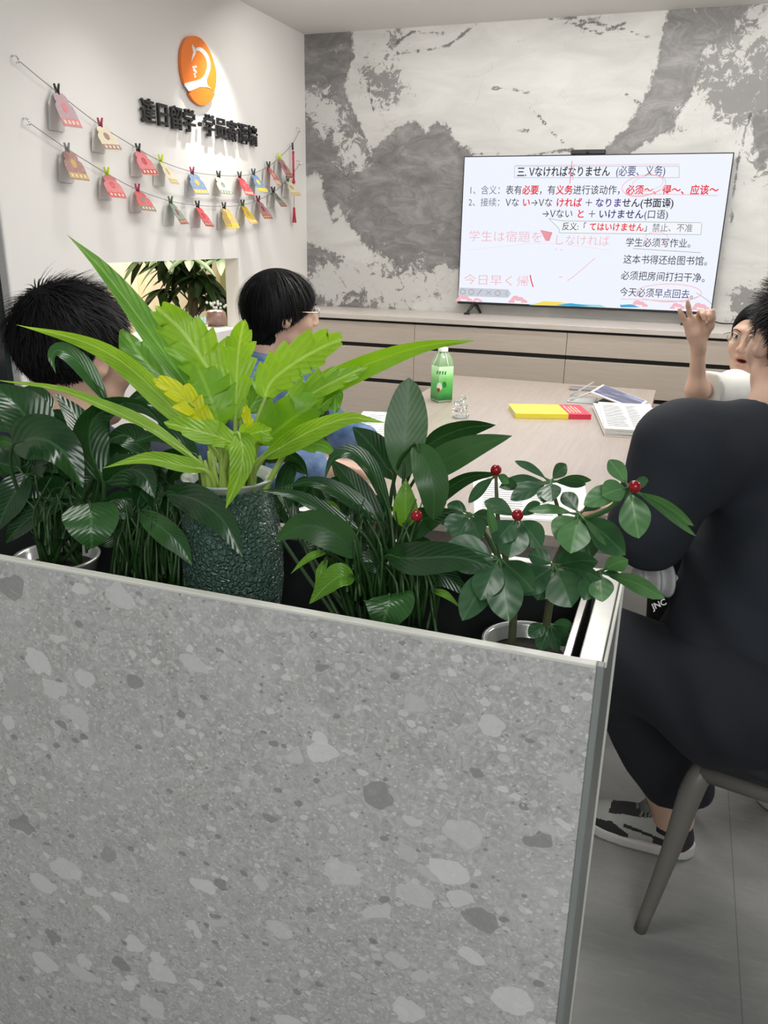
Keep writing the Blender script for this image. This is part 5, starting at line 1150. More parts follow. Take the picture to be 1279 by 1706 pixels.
J1, body1, fx1, rx1 = seated(hc1, Mh1, s1, nb1, pel1, 0.0, dict(L=np.array([hc1[0] - 0.10, 1.80, 0.655]), R=np.array([hc1[0] + 0.12, 1.80, 0.655])))
P_ = np.array(list(J1.values())); build_body(bp_, body1, np.minimum(P_.min(0), hc1 - 0.2) - 0.14, np.maximum(P_.max(0), hc1 + 0.2) + 0.12, 0.006, hc1, Mh1, s1)
eyes(bp_, hc1, Mh1, s1)
kf1 = hairline(0.004, 1.30, -0.075, 0.45)
ob('hair', hair_cap(hc1, Mh1, s1, kf1, 0.006), M['hair_cap'], bp_)
v, f = hair_strands(hc1, Mh1, s1, 9000, lambda p: kf1(p) < 0.002, lambda p: np.minimum(0.024 + 0.030 * np.clip((p[:, 2] - 0.0) / 0.09, 0, 1), 0.010 - 0.9 * kf1(p)), lambda p, t: 0.14 + 0.36 * np.clip((p[:, 2] - 0.05) / 0.07, 0, 1) * (1 - 0.7 * t), (-0.01, -0.075, 0.095), 0.35, 0.0015, 4, 0.17, 6)
ob('hair_strands', (v, f), M['hair'], bp_, smooth=False)
dress(bp_, J1, nb1, M['shirt_dark'], fx1)
ob('collar', join(tube([nb1 + np.array([0.070 * math.cos(a), 0.072 * math.sin(a), 0.012 - 0.02 * math.sin(a)]) for a in np.linspace(0, 6.28, 30)], 0.013, 8)), M['shirt_dark'], bp_)

# ---- the boy in the denim jacket, further along the table
dp = thing('person', 'boy with a black bowl haircut and blue denim jacket seated across the table', 'person', (-1.36, 2.42, 0), 'people at the table')
hc2 = at(470, 524, 2.50); Mh2 = axes(math.radians(50), -0.06); s2 = 1.03
nb2 = hc2 + np.array([-0.045, -0.03, -0.138]); pel2 = np.array([-1.46, hc2[1] + 0.02, 0.61])
J2, body2, fx2, rx2 = seated(hc2, Mh2, s2, nb2, pel2, math.radians(88), dict(L=np.array([-0.93, hc2[1] + 0.17, 0.80]), R=np.array([-0.95, hc2[1] - 0.19, 0.80])))
P_ = np.array(list(J2.values())); build_body(dp, body2, np.minimum(P_.min(0), hc2 - 0.2) - 0.14, np.maximum(P_.max(0), hc2 + 0.2) + 0.14, 0.006, hc2, Mh2, s2)
eyes(dp, hc2, Mh2, s2); glasses(dp, hc2, Mh2, s2)
kf2 = hairline(0.036, 1.25, -0.118, 0.60, False)
ob('hair', hair_cap(hc2, Mh2, s2, kf2, 0.012, extra=lambda q: ell(q, (0, -0.050, -0.060), (0.064, 0.050, 0.058))), M['hair_cap'], dp)
v, f = hair_strands(hc2, Mh2, s2, 13000, lambda p: (kf2(p) < 0.0), lambda p: np.clip(0.010 - 0.95 * kf2(p), 0.01, 0.10) + 0.035 * (p[:, 1] < -0.03) * np.clip(1 - (p[:, 2] + 0.06) / 0.06, 0, 1), lambda p, t: 0.30 * (1 - t) - 0.10, (0.0, -0.050, 0.13), 1.0, 0.0022, 5, 0.07, 9, nape=((0, -0.050, -0.060), (0.068, 0.054, 0.060)))
ob('hair_strands', (v, f), M['hair'], dp, smooth=False)
dress(dp, J2, nb2, M['denim'], fx2, r=(0.074, 0.064, 0.05), seed=8, fold=0.006)
ob('collar', tube([nb2 + np.array([0.070 * math.cos(a), 0.070 * math.sin(a), 0.012 + 0.012 * math.cos(a + 2.6)]) for a in np.linspace(0, 6.28, 30)], [0.016, 0.016], 8), M['denim'], dp)
ob('collar_stripe', join(*[tube([nb2 + np.array([(0.084 + 0.002 * j) * math.cos(a), (0.084 + 0.002 * j) * math.sin(a), 0.004 - 0.012 * j]) for a in np.linspace(-1.7, 0.5, 16)], 0.003, 6) for j in range(2)]), M['white'], dp, label='white stripes on the shoulder')

# ---- the woman in white, hand raised
wp_ = thing('person', 'woman in white blouse and wire glasses raising one hand in front of the television', 'person', (0.36, 3.0, 0), 'people at the table')
hc3 = at(1259, 566, 2.68); Mh3 = axes(math.radians(180 + 5 + 22), -0.02, 0.03); s3 = 0.98
nb3 = hc3 + np.array([0.03, 0.03, -0.145]); pel3 = np.array([0.42, 3.03, 0.61]); yaw3 = math.radians(222)
seated.mouth = 1.0; wr = at(1163, 572, 2.40); elw = at(1160, 651, 2.44); shw = at(1222, 652, 2.62)
Yh = at(1156, 530, 2.385) - wr; Yh /= np.linalg.norm(Yh); Nh = -CF - Yh * (-CF @ Yh); Nh /= np.linalg.norm(Nh); Xh_ = np.cross(Yh, Nh); Xh_ = Xh_ if Xh_ @ CR > 0 else -Xh_
seated.custom = {'R': (Xh_, Yh, Nh, [1.02, 0.98, 0.10, 0.02], (0.55, 0.75, 0.40))}; seated.hand = 0.80; seated.spread = 0.20; seated.arm = 0.70
J3, body3, fx3, rx3 = seated(hc3, Mh3, s3, nb3, pel3, yaw3, dict(L=np.array([0.28, 2.70, 0.68]), R=wr), w=0.15)
J3['sR'], J3['eR'] = shw, elw
P_ = np.array(list(J3.values())); b3 = build_body(wp_, body3, np.minimum(P_.min(0), hc3 - 0.2) - 0.14, np.maximum(P_.max(0), hc3 + 0.2) + 0.14, 0.0042, hc3, Mh3, s3, 1)
eyes(wp_, hc3, Mh3, s3); glasses(wp_, hc3, Mh3, s3)
ob('teeth', tube([hc3 + Mh3 @ (np.array(q) * s3) for q in ((-0.011, 0.080, -0.0545), (0, 0.087, -0.0545), (0.011, 0.080, -0.0545))], 0.0022, 8, k=8), M['tooth'], wp_)
kf3 = hairline(0.034, 0.50, -0.075, 0.0)
ob('hair', hair_cap(hc3, Mh3, s3, kf3, 0.004, 0.004), M['hair_cap'], wp_)
v, f = hair_strands(hc3, Mh3, s3, 5000, lambda p: kf3(p) < 0.0, lambda p: 0.075 + 0 * p[:, 2], lambda p, t: 0.0 * t - 0.05, (0.0, 0.13, 0.06), 0.35, 0.0018, 6, 0.02, 8)
ob('hair_strands', (v, f), M['hair'], wp_, smooth=False)
ob('ponytail', tube([hc3 + Mh3 @ (np.array(q) * s3) for q in ((0, -0.11, 0.02), (0, -0.15, 0.0), (0, -0.155, -0.08), (0, -0.13, -0.16))], [0.018, 0.028, 0.024, 0.006], 12, k=16), M['hair'], wp_)
dress(wp_, J3, nb3, M['blouse'], fx3, rch=0.105, sleeve={'R': 0.80, 'L': 0.8}, r=(0.062, 0.046, 0.036), seed=12, fold=0.006)
# ------------------------------------------------------------------ plants in the planter
def mat_leaf(name, c_dark, c_light, mid, rough, trans, veins=16, vein_amt=0.25, slope=2.4, tint=(0.5, 0.8, 0.1), bump=0.35):
    g = G(name); uv = g.uv(); sp = g.n('ShaderNodeSeparateXYZ', None, Vector=uv)
    u, v = sp.outputs[0], g.math('ABSOLUTE', g.math('SUBTRACT', sp.outputs[1], 0.5))
    lat = g.math('SINE', g.math('MULTIPLY', g.math('SUBTRACT', u, g.math('MULTIPLY', v, slope / 10 * 3.2)), veins * 6.283))
    o = g.obj(); n = g.noise(o, 16, 4, 0.6).outputs[0]
    c = g.mix(g.step(n, 0.3, 0.7), c_dark, c_light)
    c = g.mix(g.math('MULTIPLY', g.step(lat, 0.3, 1.0), vein_amt), c, mid)
    c = g.mix(g.step(v, 0.040, 0.012), c, mid)
    g.set(Base_Color=c, Roughness=rough)
    g.bump(g.math('ADD', lat, g.math('MULTIPLY', g.step(v, 0.0, 0.06), 1.5)), bump, 0.0012)
    tr = g.n('ShaderNodeBsdfTranslucent', None, Color=g.mix(0.5, c, tint))
    mx = g.n('ShaderNodeMixShader', None, i0=trans, i1=g.b.outputs[0], i2=tr.outputs[0])
    g.nt.links.new(mx.outputs[0], g.out.inputs[0]); return g.m
LM = {}
LM['lime'] = mat_leaf('lime_leaf', (0.20, 0.42, 0.018), (0.32, 0.56, 0.045), (0.48, 0.70, 0.14), 0.36, 0.40, 8, 0.14, 3.0, (0.50, 0.80, 0.01))
LM['limedark'] = mat_leaf('mid_green_leaf', (0.095, 0.27, 0.030), (0.16, 0.37, 0.045), (0.26, 0.48, 0.10), 0.36, 0.30, 8, 0.12, 3.0, (0.30, 0.62, 0.02))
LM['limeback'] = mat_leaf('lime_leaf_underside', (0.13, 0.33, 0.012), (0.20, 0.42, 0.02), (0.26, 0.48, 0.04), 0.42, 0.38, 8, 0.06, 3.0, (0.42, 0.75, 0.01), 0.1)
LM['yellow'] = mat_leaf('yellowing_leaf', (0.62, 0.68, 0.01), (0.85, 0.84, 0.02), (0.60, 0.70, 0.02), 0.4, 0.4, 8, 0.4, 3.0, (0.9, 0.85, 0.02))
LM['lily'] = mat_leaf('dark_lily_leaf', (0.007, 0.036, 0.010), (0.016, 0.062, 0.016), (0.035, 0.10, 0.036), 0.24, 0.08, 10, 0.10, 2.6, (0.10, 0.35, 0.02), 0.16)
LM['lily2'] = mat_leaf('mid_lily_leaf', (0.016, 0.070, 0.014), (0.030, 0.110, 0.022), (0.05, 0.15, 0.04), 0.27, 0.12, 10, 0.10, 2.6, (0.18, 0.5, 0.02), 0.15)
LM['lilyback'] = mat_leaf('lily_leaf_underside', (0.016, 0.066, 0.014), (0.026, 0.090, 0.020), (0.030, 0.10, 0.026), 0.42, 0.12, 10, 0.03, 2.6, (0.15, 0.45, 0.02), 0.05)
LM['lilylit'] = mat_leaf('lit_lily_leaf', (0.10, 0.27, 0.02), (0.17, 0.36, 0.035), (0.2, 0.42, 0.06), 0.3, 0.3, 10, 0.1, 2.6, (0.35, 0.7, 0.02), 0.3)  # brighter yellow-green copy of the lily leaf, light painted into the colour
LM['umb'] = mat_leaf('umbrella_leaf', (0.018, 0.070, 0.026), (0.034, 0.105, 0.042), (0.05, 0.135, 0.055), 0.34, 0.10, 4, 0.04, 2.2, (0.2, 0.5, 0.08), 0.08)
LM['umblit'] = mat_leaf('lit_umbrella_leaf', (0.055, 0.15, 0.055), (0.085, 0.21, 0.075), (0.12, 0.27, 0.09), 0.36, 0.16, 4, 0.05, 2.2, (0.25, 0.6, 0.08), 0.08)  # lighter copy of the umbrella leaf, its glossy sheen put into the base colour
M['petiole_lime'] = noisy('lime_petiole', (0.26, 0.42, 0.06), (0.40, 0.52, 0.12), 30, 0.4); M['petiole'] = noisy('dark_petiole', (0.014, 0.050, 0.010), (0.028, 0.080, 0.018), 30, 0.45)
M['stem_brown'] = noisy('woody_stem', (0.06, 0.075, 0.03), (0.11, 0.11, 0.05), 60, 0.7); M['stem_green'] = noisy('green_stem', (0.03, 0.10, 0.03), (0.06, 0.15, 0.04), 40, 0.5)
M['berry'] = pm('glossy_red_berry', (0.26, 0.004, 0.012), 0.10); M['soil'] = noisy('dark_soil', (0.010, 0.008, 0.006), (0.03, 0.024, 0.018), 90, 0.95, 0.6)
def dep(x, y, dd=0.0): return 0.9 * (1.435 - 0.00033 * x - 0.00016 * (900 - y) + dd)
def p3(q): return at(q[0], q[1], dep(q[0], q[1], q[2] if len(q) > 2 else 0.0))
def leaf(par, pts, hw, mat, style='ovate', roll=0.0, fold=0.25, wave=0.0, seed=0, name='leaf', stem=None, srad=0.0022, smat=None, world=None, lobes=6, depth_=0.5, uptip=None):
    r = random.Random(seed * 31 + 7); P = np.array([p3(q) for q in pts]) if world is None else np.asarray(world, float)
    nu = 66 if style == 'lobed' else 18; nv = 9; C = crom(P, nu); T = np.gradient(C, axis=0); T /= np.linalg.norm(T, axis=1)[:, None] + 1e-9
    d0 = np.linalg.norm(P[len(P) // 2] - C0); W = hw * d0 / F_PX if world is None else hw
    V = []; UV = []; ph = r.uniform(0, 6.28)
    vw0 = (C[nu // 2] - C0); vw0 /= np.linalg.norm(vw0); s_prev = None
    for i in range(nu):
        u = i / (nu - 1); vw = C[i] - C0; vw /= np.linalg.norm(vw)
        s = np.cross(T[i], vw) if np.linalg.norm(np.cross(T[i], vw)) > 0.25 else (s_prev if s_prev is not None else np.cross(T[i], vw))
        if s_prev is not None: s = 0.55 * s_prev + 0.45 * s / (np.linalg.norm(s) + 1e-9)
        s = s - T[i] * (s @ T[i]); s /= np.linalg.norm(s) + 1e-9; s_prev = s
        n = np.cross(s, T[i]); n = n if n @ vw < 0 else -n
        ra = roll if np.isscalar(roll) else float(np.interp(u, np.linspace(0, 1, len(roll)), roll))
        c_, s_ = math.cos(ra), math.sin(ra); S2 = s * c_ + n * s_; N2 = n * c_ - s * s_
        if style == 'ovate': w = math.sin(math.pi * u ** 0.80) ** 0.85 * (1 - 0.12 * u)
        elif style == 'obovate': w = math.sin(math.pi * u ** 1.25) ** 0.75
        elif style == 'paddle': w = math.sin(math.pi * u ** 1.05) ** 0.55
        elif style == 'heart': w = math.sin(math.pi * min(1, u ** 0.62)) ** 0.8
        elif style == 'lance': w = math.sin(math.pi * u ** 0.72) ** 1.0 * (1 - 0.2 * u)
        else: w = math.sin(math.pi * min(1, 0.06 + 0.94 * u ** 0.85)) ** 0.75
        w = max(w, 0.015) if 0 < i < nu - 1 else 0.012
        for j in range(nv):
            q = -1 + 2 * j / (nv - 1); ww = w
            if style == 'lobed':
                uu = u + 0.035 * math.sin(u * 11 + ph + (2.0 if q > 0 else 0.0)); t = (uu * lobes + (0.0 if q > 0 else 0.37)) % 1.0; lob = ((t / 0.76) ** 0.65 if t < 0.76 else ((1 - t) / 0.24) ** 0.8); lob *= 0.75 + 0.25 * math.sin(7 * u + ph * 3 + q)
                ww = w * (1 - depth_ * (1 - lob) * min(1, 1.3 * (1 - u) + 0.35)); 
            z = fold * abs(q) ** 1.3 * w * W + wave * W * abs(q) ** 1.5 * math.sin(u * 15 + ph + (1.3 if q > 0 else 0))
            sh = 0.0 if style != 'lobed' else -0.30 * abs(q) * W * (lob if style == 'lobed' else 0)
            V.append(C[i] + S2 * q * ww * W + N2 * z - T[i] * sh); UV.append((u, 0.5 + q * 0.5 * ww))
    Fq = [(i * nv + j, (i + 1) * nv + j, (i + 1) * nv + j + 1, i * nv + j + 1) for i in range(nu - 1) for j in range(nv - 1)]
    o = ob(name, (np.array(V), Fq), LM[mat], par, uv=UV)
    rb = tube(C - 0 * T, [srad * 0.7, srad * 0.15], 5)
    if stem is not None:
        b = C[0]; e = np.asarray(stem, float); m = (b + e) / 2 + np.array([0, 0, 0.0]); m = m * 0.5 + 0.5 * (b - T[0] * np.linalg.norm(b - e) * 0.18)
        ob('leaf_stalk', tube([e, m, b, C[min(3, nu - 1)]], [srad * 1.5, srad * 1.1, srad * 0.9, srad * 0.4], 7, k=16), smat or M['petiole'], o)
    return o

# ---- lime green plant growing out of the glass vase
vc = at_y(382, 800, 0.9765); VR = 0.074
vc = np.array([vc[0], 0.9765, 0.0])
vz = at_y(385, 793, 0.9765)[2]
gv = G('crackled_green_glass'); ov = gv.obj(); vv = gv.vor(ov, 130, 'DISTANCE_TO_EDGE').outputs[0]; v2 = gv.vor(ov, 150)
gv.set(Base_Color=(0.26, 0.48, 0.40), Roughness=0.05, Transmission_Weight=0.75, IOR=1.5); gv.bump(gv.math('ADD', gv.step(vv, 0.0, 0.22), gv.math('MULTIPLY', gv.noise(ov, 240, 2).outputs[0], 0.8)), 1.0, 0.007); M['crackle'] = gv.m
va = thing('glass_vase', 'round crackled green glass vase with a flared clear lip, inside the planter', 'vase', (vc[0], vc[1], 0.856))
zb = 0.870
outer_ = [(0.0, zb), (0.050, zb), (0.067, zb + 0.027), (VR, zb + 0.09), (VR, zb + 0.144), (0.070, zb + 0.185), (0.059, vz - 0.020), (0.054, vz - 0.011)]
inner_ = [(0.050, vz - 0.011), (0.055, vz - 0.022), (0.066, zb + 0.183), (VR - 0.005, zb + 0.142), (VR - 0.005, zb + 0.09), (0.062, zb + 0.031), (0.045, zb + 0.008), (0.0, zb + 0.008)]
ob('bowl', lathe(outer_ + inner_, vc, 56), M['crackle'], va)
ob('lip', lathe([(0.050, vz - 0.012), (0.055, vz - 0.012), (0.058, vz - 0.006), (0.067, vz - 0.001), (0.068, vz + 0.001), (0.065, vz + 0.002), (0.054, vz - 0.002), (0.050, vz - 0.011)], vc, 56), M['frost'], va, label='clear flared lip')
ob('support', lathe([(0.0, 0.857), (0.054, 0.857), (0.054, zb - 0.001), (0, zb - 0.001)], vc, 32), M['liner'], va)
lp = thing('foliage_plant', 'bright lime green plant with jagged leaves growing from the glass vase', 'plant', (vc[0], vc[1], vz - 0.12))
CR0 = np.array([vc[0], vc[1], vz - 0.03])
def lime(pts, hw, mat='lime', style='lobed', roll=0.0, fold=0.2, wave=0.06, lobes=7, depth_=0.42, k=None):
    if style == 'lobed': hw *= 1.15; wave *= 1.7; depth_ = min(0.50, depth_ * 1.15); lobes = max(3, lobes - 1)
    lime.n += 1; a = lime.n * 2.4; st = CR0 + np.array([0.028 * math.cos(a), 0.028 * math.sin(a), -0.04])
    return leaf(lp, pts, hw, mat, style, roll, fold, wave, lime.n, stem=st, srad=0.0034, smat=M['petiole_lime'], lobes=lobes, depth_=depth_)
lime.n = 0
lime([(352, 700, 0.03), (310, 640, 0.05), (262, 572, 0.06), (212, 503, 0.05), (162, 440, 0.03), (111, 391, 0.0)], 25, 'limedark', 'lance', 0.45, 0.5, 0.05)
lime([(330, 690, 0.05), (290, 650, 0.08), (240, 600, 0.10), (212, 560, 0.10)], 42, 'limedark', 'lobed', 0.2, 0.15, 0.12, 5, 0.4)
lime([(340, 728, -0.03), (288, 680, -0.05), (208, 606, -0.07), (130, 566, -0.08), (26, 541, -0.09)], 20, 'lime', 'lance', -0.35, 0.30, 0.07)
lime([(330, 770, -0.05), (260, 720, -0.06), (180, 680, -0.07), (100, 650, -0.08), (-10, 632, -0.09)], 16, 'lime', 'lance', 0.9, 0.3, 0.08)
lime([(398, 700, 0.05), (362, 640, 0.06), (330, 588, 0.06), (300, 548, 0.05), (262, 514, 0.03)], 46, 'lime', 'lobed', 0.15, 0.22, 0.06, 7, 0.36)
lime([(392, 706, 0.03), (394, 640, 0.04), (396, 595, 0.04), (400, 565, 0.035), (406, 536, 0.02)], 30, 'lime', 'lobed', 0.0, 0.18, 0.06, 6, 0.36)
lime([(440, 668, 0.03), (452, 636, 0.03), (490, 605, 0.035), (530, 582, 0.035), (570, 565, 0.03)], 40, 'lime', 'lobed', -0.30, 0.25, 0.05, 8, 0.38)
lime([(440, 720, 0.0), (500, 672, 0.01), (560, 630, 0.015), (640, 596, 0.02), (715, 574, 0.02), (789, 568, 0.02)], 24, 'limeback', 'lance', 0.35, 0.35, 0.07)
lime([(436, 735, -0.02), (470, 700, -0.02), (510, 662, -0.015), (560, 634, -0.01), (605, 612, 0.0)], 30, 'lime', 'lobed', -0.5, 0.25, 0.10, 7, 0.42)
lime([(425, 740, -0.04), (455, 722, -0.05), (490, 695, -0.06), (532, 668, -0.05)], 40, 'limeback', 'lobed', 0.3, -0.35, 0.12, 5, 0.25)
lime([(438, 765, -0.05), (480, 738, -0.06), (530, 712, -0.07), (585, 696, -0.07), (642, 704, -0.06)], 21, 'lime', 'lance', 0.25, 0.3, 0.06)
lime([(470, 740, -0.02), (505, 738, -0.02), (540, 742, -0.02), (560, 760, -0.03)], 14, 'limedark', 'lobed', 0.4, 0.3, 0.1, 4, 0.3)
lime([(520, 690, 0.01), (540, 672, 0.02), (556, 660, 0.02), (558, 685, 0.01)], 20, 'limedark', 'lobed', 0.3, -0.4, 0.15, 4, 0.2)
lime([(362, 722, -0.08), (330, 690, -0.10), (302, 658, -0.11), (256, 632, -0.12)], 25, 'yellow', 'lobed', 0.3, 0.25, 0.08, 6, 0.45)
lime([(366, 716, -0.07), (356, 680, -0.08), (346, 650, -0.08), (330, 612, -0.07)], 46, 'limeback', 'lobed', 0.0, 0.10, 0.05, 6, 0.40)
lime([(398, 742, -0.11), (370, 730, -0.13), (330, 718, -0.15), (274, 704, -0.15)], 25, 'lime', 'lobed', 0.55, 0.25, 0.08, 5, 0.25)
lime([(396, 722, -0.12), (404, 745, -0.14), (400, 785, -0.15), (376, 847, -0.14)], 23, 'lime', 'ovate', 0.1, 0.30, 0.04)
lime([(400, 735, -0.10), (420, 722, -0.12), (440, 718, -0.12), (452, 716, -0.12)], 22, 'lime', 'lobed', 0.4, 0.2, 0.1, 3, 0.4)
lime([(415, 720, -0.02), (413, 705, -0.02), (411, 690, -0.02), (410, 676, -0.02)], 10, 'yellow', 'lobed', 0.0, 0.3, 0.05, 3, 0.4)
lime([(345, 785, -0.07), (300, 775, -0.09), (240, 765, -0.10), (172, 780, -0.12)], 16, 'lime', 'lance', 0.5, 0.4, 0.06)
lime([(410, 690, 0.08), (430, 660, 0.09), (440, 640, 0.09), (430, 615, 0.09)], 26, 'limedark', 'lobed', 0.2, 0.2, 0.1, 5, 0.35)
lime([(340, 690, 0.10), (330, 660, 0.11), (325, 635, 0.11), (315, 600, 0.12)], 30, 'limedark', 'lobed', 0.2, 0.2, 0.1, 5, 0.3)
cw = []
for k in range(9):
    a = k * 0.72; cw.append(tube([CR0 + np.array([0.025 * math.cos(a), 0.025 * math.sin(a), -0.09]), CR0 + np.array([0.032 * math.cos(a), 0.032 * math.sin(a), 0.005]), CR0 + np.array([0.040 * math.cos(a), 0.040 * math.sin(a), 0.06])], [0.008, 0.007, 0.002], 8, k=8))
ob('crown', join(*cw), M['petiole_lime'], lp, label='bunch of pale stalk bases')

# ---- peace lilies
def lily_plant(name, label, root):
    t = thing(name, label, 'plant', root); return t
def lily(par, root, pts, hw, mat='lily', style='ovate', roll=0.0, fold=0.28, wave=0.02, stem=True):
    lily.n += 1; a = lily.n * 2.4; rr = 0.012 + 0.028 * ((lily.n * 0.618) % 1); st = np.asarray(root) + np.array([rr * math.cos(a), rr * math.sin(a), 0.01])
    return leaf(par, pts, hw, mat, style, roll, fold, wave, lily.n + 100, stem=st if stem else None, srad=0.0024)
lily.n = 0
def steel_pot(label, c, r, h, rimz):
    t = thing('plant_pot', label, 'pot', c)
    ob('pot_wall', lathe([(0.0, c[2] + 0.001), (r * 0.86, c[2] + 0.001), (r, rimz - 0.006), (r + 0.003, rimz - 0.004), (r + 0.004, rimz), (r, rimz + 0.001), (r - 0.004, rimz - 0.003), (r * 0.84, c[2] + 0.006), (0, c[2] + 0.006)], (c[0], c[1], 0), 40), M['pot'], t)
    ob('soil', lathe([(0.0, rimz - 0.018), (r * 0.955, rimz - 0.022)], (c[0], c[1], 0), 28), M['soil'], t); return t
M['pot'] = pm('glossy_pale_pot', (0.42, 0.43, 0.41), 0.16, 0.35)
rl = np.array([at_y(90, 900, 0.99)[0], 0.99, 0.919]); steel_pot('pale pot half hidden under the left peace lily', np.array([rl[0], rl[1], 0.856]), 0.066, 0.09, 0.9415)
lA = lily_plant('peace_lily', 'dark green peace lily with arching leaves at the left end of the planter', rl)
rl2 = np.array([at_y(250, 900, 0.954)[0], 0.954, 0.865]); lB = lily_plant('peace_lily', 'dark drooping peace lily between the left lily and the glass vase', rl2)
A = lambda *a, **k: lily(lA, rl, *a, **k)
B = lambda *a, **k: lily(lB, rl2, *a, **k)
A([(75, 745, 0.0), (50, 705, -0.02), (22, 670, -0.03), (-20, 640, -0.03)], 40, 'lily', roll=0.35)
A([(20, 745, -0.06), (60, 730, -0.08), (105, 752, -0.09), (138, 812, -0.08)], 40, 'lily', roll=-0.25)
A([(-10, 740, -0.05), (5, 735, -0.05), (20, 742, -0.05), (30, 750, -0.05)], 12, 'lily2', roll=0.4)
A([(165, 800, 0.0), (150, 745, 0.0), (125, 695, 0.01), (92, 655, 0.02)], 26, 'lily', roll=0.5)
A([(172, 805, -0.03), (150, 745, -0.04), (158, 695, -0.04), (215, 668, -0.04)], 30, 'lily', roll=0.3)
A([(140, 690, -0.03), (185, 672, -0.04), (235, 676, -0.04), (270, 706, -0.04)], 16, 'lily', roll=0.6)
A([(178, 670, -0.02), (152, 630, -0.03), (128, 601, -0.04), (100, 583, -0.05), (86, 594, -0.05), (93, 622, -0.05)], 17, 'lily2', 'lance', roll=0.35)
A([(48, 790, 0.0), (25, 820, -0.02), (8, 850, -0.02), (-5, 885, -0.02)], 26, 'lily', roll=0.3)
A([(80, 690, 0.05), (70, 670, 0.06), (50, 655, 0.07), (25, 660, 0.07)], 18, 'lily', roll=0.4)
A([(120, 800, 0.04), (105, 770, 0.05), (80, 760, 0.06), (40, 775, 0.06)], 26, 'lily', roll=0.3)
A([(150, 838, -0.07), (152, 862, -0.09), (152, 890, -0.10), (153, 914, -0.09)], 43, 'lily2', 'heart', roll=0.1, fold=0.15)
A([(110, 840, 0.02), (70, 850, 0.01), (30, 880, 0.0), (10, 905, 0.0)], 20, 'lily', roll=0.4)
A([(30, 720, 0.04), (10, 700, 0.05), (-10, 690, 0.05), (-30, 690, 0.05)], 30, 'lily', roll=0.2)
A([(165, 860, 0.04), (140, 830, 0.05), (120, 820, 0.05), (90, 830, 0.05)], 26, 'lily', roll=0.3)
A([(130, 740, 0.06), (110, 715, 0.06), (85, 705, 0.06), (50, 715, 0.06)], 26, 'lily', roll=0.2)
B([(305, 745, 0.02), (285, 695, 0.02), (255, 660, 0.02), (210, 668, 0.02)], 28, 'lily', roll=0.3)
B([(330, 770, -0.01), (300, 738, -0.01), (265, 725, -0.01), (218, 738, -0.01)], 20, 'lily', roll=0.5)
B([(175, 805, -0.03), (210, 782, -0.05), (240, 792, -0.06), (258, 830, -0.06)], 30, 'lily', roll=0.2)
B([(228, 852, -0.05), (270, 880, -0.08), (300, 908, -0.08), (320, 942, -0.08)], 22, 'lily2', roll=0.25)
B([(275, 822, -0.05), (325, 832, -0.09), (372, 868, -0.11), (404, 928, -0.11)], 30, 'lily', roll=0.2)
B([(245, 760, 0.03), (225, 735, 0.03), (205, 725, 0.03), (175, 735, 0.03)], 24, 'lily', roll=0.3)
B([(260, 790, 0.05), (240, 770, 0.05), (230, 750, 0.05), (225, 715, 0.05)], 24, 'lily', roll=0.3)
B([(300, 850, 0.0), (280, 835, 0.0), (255, 838, 0.0), (225, 860, 0.0)], 24, 'lily', roll=0.3)
B([(200, 870, 0.0), (190, 850, 0.0), (205, 830, 0.0), (240, 838, 0.0)], 24, 'lily', roll=0.3)
B([(280, 800, 0.06), (300, 780, 0.06), (320, 775, 0.06), (345, 795, 0.06)], 18, 'lily', roll=0.3)
rm = np.array([at_y(632, 960, 0.981)[0], 0.981, 0.857])
lC = lily_plant('peace_lily', 'tall dark peace lily with one upright paddle leaf, in the middle of the planter', rm)
Cc_ = lambda *a, **k: lily(lC, rm, *a, **k)
Cc_([(672, 800, -0.02), (674, 740, -0.02), (678, 690, -0.01), (681, 629, 0.0)], 36, 'lilyback', 'paddle', 0.0, 0.10)
Cc_([(688, 742, -0.06), (708, 768, -0.08), (722, 812, -0.09), (722, 866, -0.08)], 28, 'lilyback', 'paddle', 0.1, 0.15)
Cc_([(690, 800, -0.02), (735, 770, -0.02), (790, 744, -0.02), (853, 726, -0.02)], 27, 'lilyback', 'ovate', -0.2, 0.10)
Cc_([(700, 752, 0.03), (735, 728, 0.04), (780, 712, 0.04), (826, 708, 0.04)], 23, 'lily', 'ovate', 0.55, 0.2)
Cc_([(655, 800, 0.02), (635, 765, 0.03), (612, 735, 0.03), (587, 711, 0.03)], 30, 'lily', 'ovate', 0.45, 0.2)
Cc_([(650, 860, -0.04), (622, 790, -0.05), (590, 756, -0.06), (556, 762, -0.07), (540, 800, -0.07)], 17, 'lily', 'lance', 0.5, 0.3)
Cc_([(640, 870, 0.0), (605, 830, 0.0), (578, 795, 0.0), (553, 766, 0.0)], 22, 'lily', 'ovate', 0.3, 0.2)
Cc_([(630, 870, -0.04), (585, 832, -0.05), (525, 804, -0.06), (466, 813, -0.06)], 17, 'lily', 'lance', 0.4, 0.3)
Cc_([(610, 895, -0.05), (545, 855, -0.07), (490, 826, -0.08), (425, 816, -0.09)], 16, 'lily', 'lance', 0.55, 0.3)
Cc_([(676, 880, -0.03), (675, 855, -0.04), (675, 828, -0.04), (676, 798, -0.03)], 22, 'lilylit', 'ovate', 0.0, 0.1)
Cc_([(600, 930, -0.06), (555, 888, -0.09), (505, 876, -0.10), (458, 900, -0.10)], 32, 'lilyback', 'ovate', -0.2, 0.2)
Cc_([(642, 928, -0.07), (690, 930, -0.11), (760, 928, -0.13), (824, 946, -0.13)], 31, 'lily', 'ovate', 0.15, 0.2)
Cc_([(590, 962, -0.07), (568, 960, -0.09), (545, 975, -0.09), (515, 1006, -0.09)], 24, 'lilylit', 'ovate', 0.5, 0.3)
